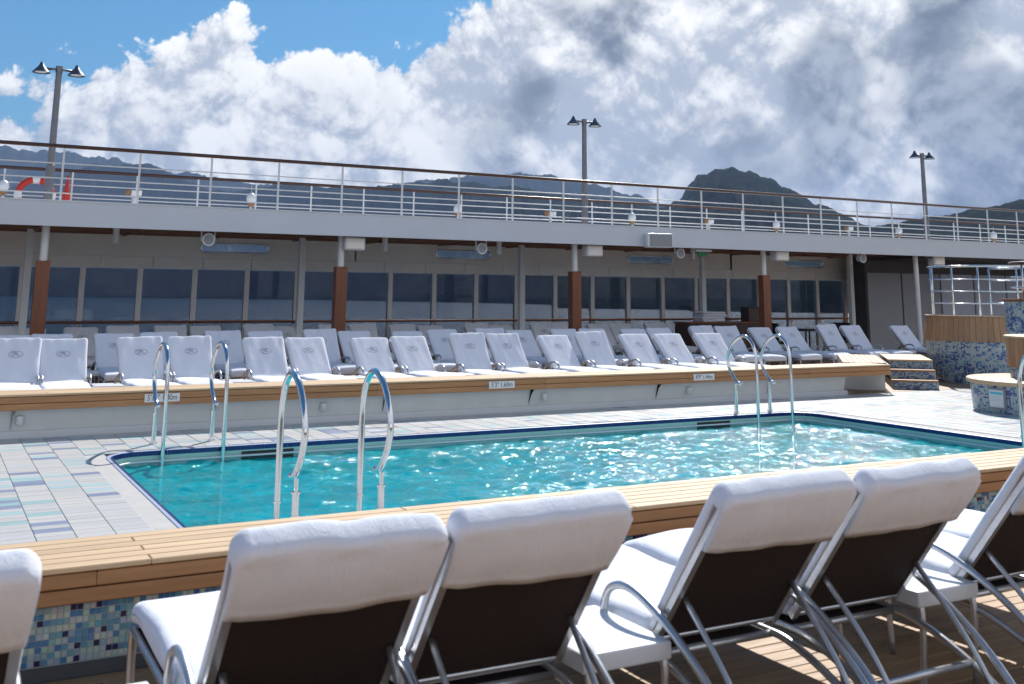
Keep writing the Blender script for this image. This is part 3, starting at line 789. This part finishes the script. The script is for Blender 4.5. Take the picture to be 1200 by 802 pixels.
slots = [(5.35, 2.43), (10.52, 2.43), (15.72, 2.43), (20.86, 2.43), (.15, 2.43), (-5.05, 2.43)]
sl = sorted(slots); half = 2.6
for (sx, sz) in sl:
    N = 40; hl, rr = .60, .088; ins = []; outs = []
    for i in range(N):
        a = 2*math.pi*i/N; c, s_ = math.cos(a), math.sin(a)
        ins.append(((hl if c > 0 else -hl)+rr*c, sz+rr*s_))
        k = min(half/abs(c) if abs(c) > 1e-6 else 1e9, ((2.659-sz) if s_ > 0 else (sz-2.22))/abs(s_) if abs(s_) > 1e-6 else 1e9)
        outs.append((k*c, sz+k*s_))
    for (cc, sg) in ((half, 1), (half, -1)): pass
    m = MB(); Y0, Y1 = WY-.035, WY+.035
    vs = [(a, Y0, b) for a, b in ins]+[(a, Y0, b) for a, b in outs]+[(a, Y1, b) for a, b in ins]+[(a, Y1, b) for a, b in outs]
    fs = []
    for i in range(N):
        j = (i+1) % N
        fs += [(i, j, N+j, N+i), (2*N+j, 2*N+i, 3*N+i, 3*N+j), (j, i, 2*N+i, 2*N+j)]
    # corner fillers
    m.add(vs, fs)
    for cxs in (1, -1):
        for (zz, pick) in ((2.659, 1), (2.22, -1)):
            cand = [p for p in outs if p[0]*cxs > 0 and (p[1]-sz)*pick > 0]
            e1 = min(cand, key=lambda p: abs(p[1]-zz)+ (0 if abs(abs(p[0])-half) > 1e-4 else 9)-abs(p[0])*1e-3)
            e1 = max([p for p in cand if abs(p[1]-zz) < 1e-6], key=lambda p: abs(p[0]))
            e2l = [p for p in outs if abs(p[0]-cxs*half) < 1e-6 and (p[1]-sz)*pick >= -1e-6]
            e2 = max(e2l, key=lambda p: abs(p[1]-sz))
            if abs(e1[0]-cxs*half) > 1e-5: m.add([(e1[0], Y0, e1[1]), (cxs*half, Y0, zz), (e2[0], Y0, e2[1])], [(0, 1, 2)]); m.add([(e1[0], Y1, e1[1]), (cxs*half, Y1, zz), (e2[0], Y1, e2[1])], [(0, 1, 2)])
    o = m.build('slot_panel', 'cream_panel', ww); o.location.x = sx
    m = MB(); P = [(a, WY-.037, b) for a, b in ins]; m.tube(P+[P[0]], .018, 6, False); o = m.build('slot_frame', 'steel', ww, smooth=True); o.location.x = sx
    m = MB(); m.add([(a, WY, b) for a, b in ins], [tuple(range(N))]); o = m.build('slot_pane', 'clear_glass', ww); o.location.x = sx

# wall of grey panels at the right, shade and light put into two panel colours
rw = thing('panel_wall', 'deckhouse wall of plain grey panels with dark seams behind the hot tub', 'wall', (0, 0, 0))
MB().box(22.0, 36, 20.55, 21.2, -.004, 2.66).build('core', 'dark_soffit', rw)
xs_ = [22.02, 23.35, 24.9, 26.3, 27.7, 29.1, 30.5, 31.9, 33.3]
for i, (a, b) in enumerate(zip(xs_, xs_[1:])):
    MB().bevel_box(a+.03, b-.03, 20.52, 20.56, .05, 2.2, .006).build('panel', 'shaded_panel' if i < 2 else 'lit_panel', rw)

# ---- railings on the upper deck
def railing(name, label, y, x0, step, nn, zb, extra):
    rl = thing(name, label, 'railing', (0, y, 0))
    xa, xb = x0-.6, x0+step*(nn-1)+.6
    MB().tube([(xa, 0, 3.85), (xb, 0, 3.85)], .032, 10).build('handrail', 'handrail_wood', rl, smooth=True)
    for z in (3.57, 3.33, 3.09):
        MB().tube([(xa, 0, z), (xb, 0, z)], .0105, 8).build('rail', 'white_paint', rl, smooth=True)
    me = MB().box(-.016, .016, -.01, .01, zb, 3.83).mesh('post', 'white_paint')
    for k in range(nn): link('post', me, rl, (x0+step*k, 0, 0))
    return rl
railing('railing', 'white railing with dark wooden handrail along the front edge of the upper deck', 18.26, 1.67-1.182*7, 1.182, 34, 2.95, 0)
railing('railing', 'white railing with dark handrail along the far outer edge of the upper deck', 21.95, 1.0-1.2*6, 1.2, 33, 2.76, 0)
m = MB(); m.box(-8, 36, 21.9, 22.1, 2.761, 2.86); tag(m.build('deck_kerb', 'white_paint'), 'low white kerb under the outer railing of the upper deck', 'kerb')

# ---- lamp posts on the upper deck
def lamp(x, label):
    L = thing('lamp_post', label, 'lamp', (x, 19.9, 2.76), 'twin lamps on the upper deck')
    MB().tube([(0, 0, 0), (0, 0, .95), (0, 0, .96), (0, 0, 2.62)], [.075, .075, .06, .052], 14).build('pole', 'lamp_steel', L, smooth='auto')
    MB().tube([(0, 0, 2.60), (0, 0, 2.72)], .06, 14).build('cap', 'lamp_steel', L, smooth='auto')
    MB().tube([(-.26, 0, 2.66), (.26, 0, 2.66)], .022, 8).build('arm', 'lamp_steel', L, smooth=True)
    for s in (-1, 1):
        m = MB(); m.lathe([(0, .13), (.02, .13), (.05, .06), (.145, -.05), (.15, -.063), (.13, -.058), (0, -.02)], 24)
        h = m.build('shade', 'lamp_steel', L, smooth='auto'); h.location = (s*.29, 0, 2.64)
        b = MB().lathe([(0, -.05), (.10, -.05), (.10, -.03), (0, -.025)], 20).build('lens', 'plastic_white', h)
for x, l in ((1.62, 'twin cone deck lamp on a tall steel pole beside the red lifebuoy'), (12.68, 'twin cone deck lamp on a steel pole, cloud behind it'), (23.75, 'twin cone deck lamp on a steel pole above the grey panel wall')): lamp(x, l)

# ---- globe lights and amber lights along the outer rail
for x in (.99, 5.64, 10.39, 15.23, 19.99, 24.71, 28.9):
    g = thing('globe_light', 'small white globe light on a stem at the outer railing of the upper deck', 'light', (x, 21.7, 2.76), 'white globe lights at the outer railing')
    MB().tube([(0, 0, 0), (0, 0, .55)], .03, 10).build('stem', 'plastic_white', g, smooth=True)
    MB().lathe([(0, .60), (.06, .61), (.09, .66), (.10, .69), (.085, .765), (.04, .815), (0, .825)], 20).build('globe', 'plastic_white', g, smooth=True)
    MB().lathe([(.03, .53), (.08, .57), (.085, .592), (.03, .592)], 16).build('base_ring', 'amber', g, smooth='auto')
    MB().tube([(0, 0, .84), (0, 0, .97)], .008, 6).build('tip', 'aluminium', g)
for x in (3.31, 12.85, 17.66, 22.69):
    g = thing('spot_light', 'twin amber floodlight on a short white stand at the outer railing', 'light', (x, 21.7, 2.76), 'amber floodlights at the outer railing')
    MB().tube([(0, 0, 0), (0, 0, .6)], .035, 10).build('stem', 'plastic_white', g, smooth=True)
    MB().rbox((0, 0, .68), (.05, .06, .07), .02, 1).build('hub', 'plastic_white', g, smooth=True)
    for s in (-1, 1):
        MB().lathe([(.0, -.05), (.05, -.05), (.06, .035), (.045, .055), (0, .055)], 16).build('head', 'cream_panel' if s > 0 else 'amber', g, smooth='auto', loc=(s*.10, 0, .70))
# lifebuoy and smoke float
lb = thing('lifebuoy', 'red lifebuoy with white bands hung on the outer railing of the upper deck', 'lifebuoy', (1.55, 21.86, 3.33))
for k in range(4):
    for (a0, a1, mm, nm, rr) in ((-33, 33, 'red', 'ring_segment', .062), (33, 57, 'plastic_white', 'band', .066)):
        P = [(.30*math.cos(R(45+k*90+a0+(a1-a0)*i/8)), 0, .30*math.sin(R(45+k*90+a0+(a1-a0)*i/8))) for i in range(9)]
        MB().tube(P, rr, 12).build(nm, mm, lb, smooth='auto')
MB().bevel_box(-.10, .10, -.13, -.03, -.31, -.20, .01).build('light_box', 'black', lb)
sf = thing('smoke_float', 'small red smoke marker clipped to the railing near the lifebuoy', 'marker', (2.1, 21.86, 3.2))
MB().tube([(0, 0, .0), (0, 0, .22)], .07, 12).build('canister', 'red', sf, smooth='auto')
MB().tube([(0, 0, .22), (.02, 0, .55)], [.05, .02], 10).build('cone', 'red', sf, smooth='auto')

# ---- fittings under the upper deck
for x, z, l in ((4.09, 2.43, 'round white spotlight under the fascia, over the window slot nearest the lifebuoy'), (9.36, 2.42, 'round white spotlight under the fascia between two brown clad posts'), (14.19, 2.45, 'round white spotlight under the fascia next to the green exit sign'), (19.68, 2.47, 'round white spotlight under the fascia near the grey panels')):
    s = thing('spotlight', l, 'light', (x, 18.42, z))
    MB().tube([(0, .16, 0), (0, .05, 0), (0, 0, 0)], [.07, .1, .105], 20).build('housing', 'plastic_white', s, smooth='auto')
    P = [(.1*math.cos(2*math.pi*i/24), -.004, .1*math.sin(2*math.pi*i/24)) for i in range(24)]
    MB().tube(P+[P[0]], .014, 8, False).build('bezel', 'plastic_white', s, smooth=True)
    MB().tube([(0, -.002, 0), (0, -.006, 0)], .088, 20).build('lens', 'mid_grey', s)
    MB().box(-.12, -.105, .03, .07, -.02, .16).box(.105, .12, .03, .07, -.02, .16).box(-.12, .12, .03, .07, .16, .175).build('bracket', 'plastic_white', s)
for x, z, l in ((6.74, 2.44, 'white rounded loudspeaker beside a brown clad post above the front loungers'), (11.97, 2.45, 'white rounded loudspeaker right of the post below the middle lamp'), (17.1, 2.47, 'white rounded loudspeaker by the post at the wooden cabinet'), (22.35, 2.47, 'white rounded loudspeaker above the hot tub railing')):
    s = thing('loudspeaker', l, 'loudspeaker', (x, 18.5, z))
    MB().rbox((0, 0, 0), (.20, .12, .125), .045, 2).build('cabinet', 'plastic_white', s, smooth=True)
    MB().rbox((0, -.115, 0), (.165, .012, .095), .011, 2).build('grille', 'cream_panel', s, smooth=True)
    MB().box(-.02, .02, -.02, .02, .12, .22).build('bracket', 'plastic_white', s)
s = thing('wall_speaker', 'large white loudspeaker with grey grille mounted on the fascia', 'loudspeaker', (13.33, 18.05, 2.68), None, R(-14))
MB().rbox((0, 0, 0), (.29, .11, .15), .03, 2).build('cabinet', 'plastic_white', s, smooth=True)
MB().box(-.235, .262, -.118, -.1095, -.125, .125).build('grille', 'mid_grey', s)
MB().box(-.06, .06, .1, .2, -.05, .05).build('bracket', 'plastic_white', s)
s = thing('exit_sign', 'small green exit sign hanging from a white box under the soffit', 'sign', (14.85, 18.5, 2.5))
MB().bevel_box(-.22, .22, -.06, .06, .0, .05, .006).build('housing', 'plastic_white', s)
MB().bevel_box(-.13, .13, -.012, .012, -.10, -.002, .003).build('panel', 'green', s)
for x in (2.72, 7.72, 10.25, 15.3, 20.28):
    s = thing('ceiling_light', 'small white cylinder downlight hanging under the soffit', 'light', (x, 19.4, 2.42), 'cylinder downlights under the soffit')
    MB().tube([(0, 0, -.06), (0, 0, .24)], .055, 16).build('body', 'plastic_white', s, smooth='auto')
    MB().lathe([(0, -.062), (.04, -.062), (.045, -.061), (.0, -.061)], 16).build('lens', 'mid_grey', s)
# cabinet with towels, chairs
cb = thing('towel_cabinet', 'low dark brown wooden cabinet between the windows and a clad post', 'cabinet', (17.0, 20.5, 0))
MB().box(-1.2, 1.2, -.3, .3, 0, .90).build('body', 'cabinet_wood', cb)
for k in range(4): MB().bevel_box(-1.18+k*.59, -.62+k*.59, -.318, -.301, .06, .86, .006).build('door', 'cabinet_wood', cb)
MB().bevel_box(-1.24, 1.24, -.34, .32, .901, .935, .006).build('top', 'brown_wood', cb)
for k in range(4):
    o = MB().rbox((0, 0, 0), (.36-.02*random.random(), .2, .03), .025, 3, lambda p: (p[0], p[1], p[2]+.006*math.sin(9*p[0]+k))).build('folded_towel', 'towel', None, smooth=True, loc=(16.62+random.uniform(-.03, .03), 20.5, .967+k*.06))
    tag(o, ('folded white towel at the bottom of the stack on the brown cabinet', 'folded white towel second from the bottom of the cabinet stack', 'folded white towel third from the bottom of the cabinet stack', 'folded white towel on top of the cabinet stack')[k], 'towel', 'folded towels on the cabinet')
s = thing('wooden_box', 'small brown wooden box on the cabinet beside the clad post', 'box', (17.85, 20.4, .936))
MB().bevel_box(-.2, .2, -.15, .15, 0, .33, .008).build('body', 'cabinet_wood', s); MB().bevel_box(-.21, .21, -.16, .16, .331, .35, .006).build('lid', 'cabinet_wood', s)
tb = thing('cafe_table', 'black cafe table standing by the windows behind the loungers', 'table', (19.6, 20.3, 0))
MB().bevel_box(-.45, .45, -.4, .4, .70, .74, .01).build('top', 'wicker', tb)
for sx in (-.4, .4):
    for sy in (-.35, .35): MB().tube([(sx, sy, 0), (sx, sy, .70)], .022, 8).build('leg', 'black', tb)
def chair(x, y, rz, label):
    c = thing('wicker_chair', label, 'chair', (x, y, 0), None, rz)
    MB().rbox((0, 0, .42), (.25, .25, .03), .02, 2).build('seat', 'wicker', c, smooth=True)
    MB().rbox((0, .24, .68), (.25, .025, .22), .02, 2).build('backrest', 'wicker', c, smooth=True)
    for sx in (-.24, .24):
        MB().tube(smooth_path([(sx, -.22, 0), (sx, -.22, .40), (sx, -.2, .62), (sx, -.05, .65), (sx, .24, .65)]), .014, 8).build('arm', 'black', c, smooth=True)
        MB().tube([(sx, .25, 0), (sx, .24, .45)], .014, 8).build('leg', 'black', c, smooth=True)
chair(18.7, 20.2, R(70), 'black wicker chair drawn up to the cafe table, cabinet side')
chair(20.5, 20.2, R(-80), 'black wicker chair on the panel wall side of the cafe table')

# ================================================================== LOUNGERS
LW = .285; HZ = .36; BL = .645
def back_towel(seed, wild, angle):
    rnd = random.Random(seed); ca, sa = math.cos(angle), math.sin(angle)
    prof = []
    for i in range(15): prof.append((.02+(BL-.02)*i/14, .062, 'f'))
    for i in range(1, 9):
        a = math.pi*i/9; sg = lambda v: math.copysign(abs(v)**.62, v); prof.append((BL+.042*sg(math.sin(a)), .013+.049*sg(math.cos(a)), 't'))
    nfl = 9; fl = .20
    for i in range(nfl): prof.append((BL-fl*i/(nfl-1), -.036, 'b'))
    for i in range(4): prof.append((BL-fl+(fl-.02)*i/3, -.022, 'i'))
    for i in range(5): prof.append((BL-.03-(BL-.05)*i/4, .012, 'g'))
    nu = 40 if wild > 1 else 20; vs = []; P = len(prof)
    ph = [rnd.uniform(0, 6.28) for _ in range(8)]
    for iu in range(nu+1):
        u = -1+2*iu/nu; u = math.copysign(1-(1-abs(u))**1.35, u)
        for (s, t, k) in prof:
            e = max(0, (abs(u)-.88)/.12); ed = math.sqrt(max(0, 1-e*e*.92))
            flare = 1+.045*max(0, min(1, (s-.42)/.25))
            x = u*LW*flare; tt = t; ss = s
            if k in 'ft': tt = .012+(t-.012)*(.25+.75*ed)
            if k == 'b': tt = -.022+(t+.022)*(.35+.65*ed)
            if k == 't': ss = BL+(s-BL)*(.35+.65*ed)-.012*e
            w = wild
            nz = math.sin(7*u+5*s+ph[0])*.35+math.sin(13*u-9*s+ph[1])*.22+math.sin(4*u*s*3+ph[2])*.35
            if k in 'ft': tt += w*.007*nz; ss += w*.005*math.sin(2.3*u+ph[3]) if k == 't' else 0
            if k == 'b':
                d = (BL-s)/fl
                tt -= w*(.006*(math.sin(4*u+ph[4])*.5+.5)*d+.002*math.sin(9*u+ph[5]+3*s)*d+.012*math.sin(math.pi*d)*(1-.4*u*u))
                ss += w*d*(.006*math.sin(1.6*u+ph[6])-.006*u*math.sin(ph[7]))
            if k == 'b':
                tt -= .006*math.exp(-((s-(BL-fl))/.012)**2)*ed
                tt += w*.0035*math.exp(-((abs(u)-.84-.08*d)/.05)**2)*d
            if k == 'i': tt += .001
            vs.append((x, -ca*ss+(-sa)*(-tt)*1.0 if False else -ca*ss+sa*tt, HZ+sa*ss+ca*tt))
    fs = []
    for iu in range(nu):
        for j in range(P):
            q = (j+1) % P; fs.append((iu*P+j, iu*P+q, (iu+1)*P+q, (iu+1)*P+j))
    fs.append(tuple(range(P-1, -1, -1))); fs.append(tuple(nu*P+j for j in range(P)))
    m = MB(); m.add(vs, [f[::-1] for f in fs]); return m
def seat_pad(seed, wild):
    rnd = random.Random(seed); a, b, c = [rnd.uniform(0, 6.28) for _ in range(3)]
    def fn(p):
        x, y, z = p
        k = (y+.57)/1.14
        if z > 0: z += wild*(.006*math.sin(5*y+a)+.005*math.sin(9*x+3*y+b)+.004*math.sin(14*y-8*x+c)) + .012*(1-(x/LW)**2)
        else: z += wild*.008*math.sin(7*y+b)
        if k > .86: z -= .035*((k-.86)/.14)**2
        x *= 1+wild*.012*math.sin(6*y+c)
        return (x, y, z)
    m = MB(); m.rbox((0, .60, .366), (LW-.006, .575, .045), .038, 12, fn); return m
def emblem(angle):
    ca, sa = math.cos(angle), math.sin(angle)
    def to3(x, s, t=.0675): return (x, -ca*s+sa*t, HZ+sa*s+ca*t)
    m = MB(); s0 = .43
    def ribbon(pts, wd):
        P = [Vector((a, b, 0)) for a, b in pts]; vs = []
        for i, p in enumerate(P):
            t = (P[min(i+1, len(P)-1)]-P[max(i-1, 0)]); t = t.normalized() if t.length else Vector((1, 0, 0)); n = Vector((-t.y, t.x, 0))*wd/2
            vs += [to3(p.x+n.x, s0+p.y+n.y), to3(p.x-n.x, s0+p.y-n.y)]
        m.add(vs, [(2*i, 2*i+1, 2*i+3, 2*i+2) for i in range(len(P)-1)])
    ribbon([(.082*math.cos(2*math.pi*i/36), .046*math.sin(2*math.pi*i/36)) for i in range(37)], .0042)
    sp = lambda pts: [(p.x, p.y) for p in smooth_path([(a, b, 0) for a, b in pts], 5)]
    sx = -1  # seen from the front the letter must not be mirrored
    ribbon(sp([(sx*-.05, -.012), (sx*-.04, -.022), (sx*-.022, -.012), (sx*-.012, .012), (sx*.0, .024)]), .005)
    ribbon(sp([(sx*-.055, .008), (sx*-.035, .022), (sx*.0, .026), (sx*.02, .02), (sx*.018, .006), (sx*-.006, .0), (sx*.01, -.004), (sx*.022, -.02), (sx*.045, -.016), (sx*.055, -.008)]), .005)
    return m
def make_lounger(seed, wild, angle, label, group):
    L = thing('sun_lounger', label, 'lounger', (0, 0, 0), group); ca, sa = math.cos(angle), math.sin(angle)
    B3 = lambda x, s, t: (x, -ca*s+sa*t, HZ+sa*s+ca*t)
    fx = LW-.012
    m = MB()
    for s in (-1, 1): m.tube(smooth_path([(s*fx, -.52, .10), (s*fx, -.36, .19), (s*fx, -.10, .285), (s*fx, .15, .30), (s*fx, 1.12, .30)], 4), .014, 10)
    m.tube([(-fx, 1.12, .30), (fx, 1.12, .30)], .014, 8); m.tube([(-fx, .02, .295), (fx, .02, .295)], .014, 8); m.tube([(-fx, -.34, .20), (fx, -.34, .20)], .014, 8)
    m.build('frame', 'aluminium', L, smooth=True)
    m = MB(); m.box(-fx+.015, fx-.015, .02, 1.11, .296, .304); m.build('seat_sling', 'sling', L)
    for s in (-1, 1):
        m = MB(); m.tube(smooth_path([(s*fx, 1.12, .30), (s*fx, 1.13, .2), (s*fx, 1.11, 0)], 4), .0155, 10); m.build('leg', 'aluminium', L, smooth=True)
        ax = s*(LW+.018)
        m = MB(); m.tube(smooth_path([(s*fx, .25, .295), (ax, .265, .36), (ax, .265, .42), (ax, .225, .475), (ax, .13, .50), (ax, .0, .475), (ax, -.17, .40), (ax, -.36, .275), (ax, -.52, .12), (ax, -.58, .0)], 5), .0145, 10); m.build('armrest', 'aluminium', L, smooth=True)
        m = MB(); m.tube(smooth_path([B3(s*(LW-.045), .20, -.012), (s*(LW-.05), -.34, .31), (s*(LW-.05), -.50, .10), (s*(LW-.05), -.56, .075)], 5), .0105, 8); m.build('strut', 'aluminium', L, smooth=True)
    m = MB()
    for s in (-1, 1):
        x0, x1 = s*(LW-.03), s*(LW-.004)
        vs = [B3(x, q, t) for q in (-.02, BL) for (x, t) in ((x0, -.014), (x1, -.014), (x1, .014), (x0, .014))]
        m.add(vs, [(3, 2, 1, 0), (4, 5, 6, 7), (0, 1, 5, 4), (1, 2, 6, 5), (2, 3, 7, 6), (3, 0, 4, 7)])
    m.tube([B3(-LW+.02, .0, -.004), B3(LW-.02, .0, -.004)], .012, 8); m.tube([B3(-LW+.02, BL-.01, 0), B3(LW-.02, BL-.01, 0)], .013, 8)
    bf = m.build('back_frame', 'aluminium', L)
    m = MB(); vs = [B3(x, q, t) for q in (.005, BL-.02) for (x, t) in ((-LW+.029, -.009), (LW-.029, -.009), (LW-.029, .0), (-LW+.029, .0))]
    m.add(vs, [(3, 2, 1, 0), (4, 5, 6, 7), (0, 1, 5, 4), (1, 2, 6, 5), (2, 3, 7, 6), (3, 0, 4, 7)]); m.build('back_sling', 'sling', L)
    seat_pad(seed, wild).build('seat_towel', 'towel', L, smooth=True)
    bt = back_towel(seed, wild, angle).build('back_towel', 'towel', L, smooth=True)
    emblem(angle).build('emblem', 'ink', bt)
    return L
HY = 3.20
near_spec = [(-.01, 'white towelled lounger whose edge peeks in beside the mosaic wall, nearest the patterned tiles'), (1.03, 'white towelled lounger seen from behind, first of the pair left of the white side table'), (1.65, 'white towelled lounger seen from behind, touching the white side table with its armrest'),
             (2.59, 'white towelled lounger seen from behind, pair mate right of the white side table'), (3.23, 'white towelled lounger from behind standing between its pair mate and the second side table'), (4.12, 'white towelled lounger mostly cut off, right of the second side table'), (4.76, 'white towelled lounger with only its seat showing under the near coping')]
for i, (x, l) in enumerate(near_spec):
    L = make_lounger(20+i, 1.01, R(53+random.uniform(-1.5, 1.5)), l, 'foreground loungers'); L.location = (x, HY, 0); L.rotation_euler.z = R(random.uniform(-1.2, 1.2))
row1 = [1.0, 1.56, 2.53, 3.18, 4.19, 4.84, 5.79, 6.44, 7.38, 8.05, 9.02, 9.72, 10.62, 11.31, 12.19]
row2 = [1.11, 1.65, 2.54, 3.23, 4.24, 4.92, 5.86, 6.48, 7.48, 8.14, 9.08, 9.75, 10.72, 11.35, 12.34, 12.97, 13.98, 14.63, 15.64, 16.37, 17.53, 18.29, 19.85]
row3 = [1.15, 1.55, 2.45, 3.17, 4.01, 4.65, 5.66, 6.24, 7.18, 7.84, 8.73, 9.4, 10.44, 11.05, 12.07, 12.63, 13.62, 14.22, 15.23]
protos = [make_lounger(50+k, .7+.12*k, R(50.5+2.0*(k-2)), '', None) for k in range(5)]
used = set()
def place(x, y, label, group):
    k = random.randrange(5); rz = math.pi+R(random.uniform(-2.4, 2.4)); loc = (x, y, 0)
    if k in used: o = dup(protos[k], loc, rz)
    else:
        used.add(k); o = protos[k]; o.location = loc; o.rotation_euler.z = rz
    o['label'] = label; o['group'] = group
    # in place of mirrored copies every towel keeps its emblem
for x in row1: place(x, 14.72+random.uniform(-.04, .04), 'white towelled lounger in the sunlit row right behind the far bench', 'sunlit front row loungers')
for x in row2: place(x, 17.2+random.uniform(-.04, .04), 'white towelled lounger in the middle row just before the clad posts', 'middle row loungers')
for x in row3: place(x, 20.45+random.uniform(-.04, .04), 'towelled lounger in the shaded back row along the tinted windows', 'shaded back row loungers')

def side_table(x, y, zt, label, group=None, rz=0., sc=1.):
    t = thing('side_table', label, 'table', (x, y, 0), group, rz)
    MB().rbox((0, 0, zt-.035), (.175*sc, .235*sc, .03), .01, 2).build('top', 'table_white', t, smooth='auto')
    for sx in (-1, 1):
        MB().tube(smooth_path([(sx*.15, -.215, zt-.05), (sx*.15, -.225, zt-.12), (sx*.15, -.21, 0)], 4), .0125, 8).build('leg', 'aluminium', t, smooth=True)
        MB().tube(smooth_path([(sx*.15, .215, zt-.05), (sx*.15, .225, zt-.12), (sx*.15, .21, 0)], 4), .0125, 8).build('leg', 'aluminium', t, smooth=True)
    return t
t1 = side_table(2.115, 3.30, .395, 'white side table between two foreground lounger pairs, fully in view')
side_table(3.675, 3.32, .395, 'white side table at the foreground, hidden behind a dark lounger back')
side_table(.50, 3.25, .395, 'white side table top just showing at the mosaic wall')
for a, b in zip(row1[1:-1:2], row1[2::2]):
    dup(t1, ((a+b)/2, 14.35, 0), 0, 'white side table between two sunlit loungers behind the far bench', 'side tables of the sunlit row')
for a, b in zip(row2[1:-1:2], row2[2::2]):
    dup(t1, ((a+b)/2, 16.85, 0), 0, 'white side table between two middle row loungers', 'side tables of the middle row')

# ---- haze
m = MB(); m.box(-6200, 6200, -6200, 6200, SEA_Z-1, 860)
hz = m.build('haze', 'towel'); hz.data.materials.clear()
hm = bpy.data.materials.new('haze'); hm.use_nodes = True; t = NT(hm.node_tree); t.n.clear()
pv = t.add('ShaderNodeVolumePrincipled', {'Color': (.38, .55, .88), 'Density': 1.05e-4, 'Anisotropy': .0})
o = t.add('ShaderNodeOutputMaterial'); t.l.new(pv.outputs[0], o.inputs['Volume'])
hz.data.materials.append(hm); stuff(hz)
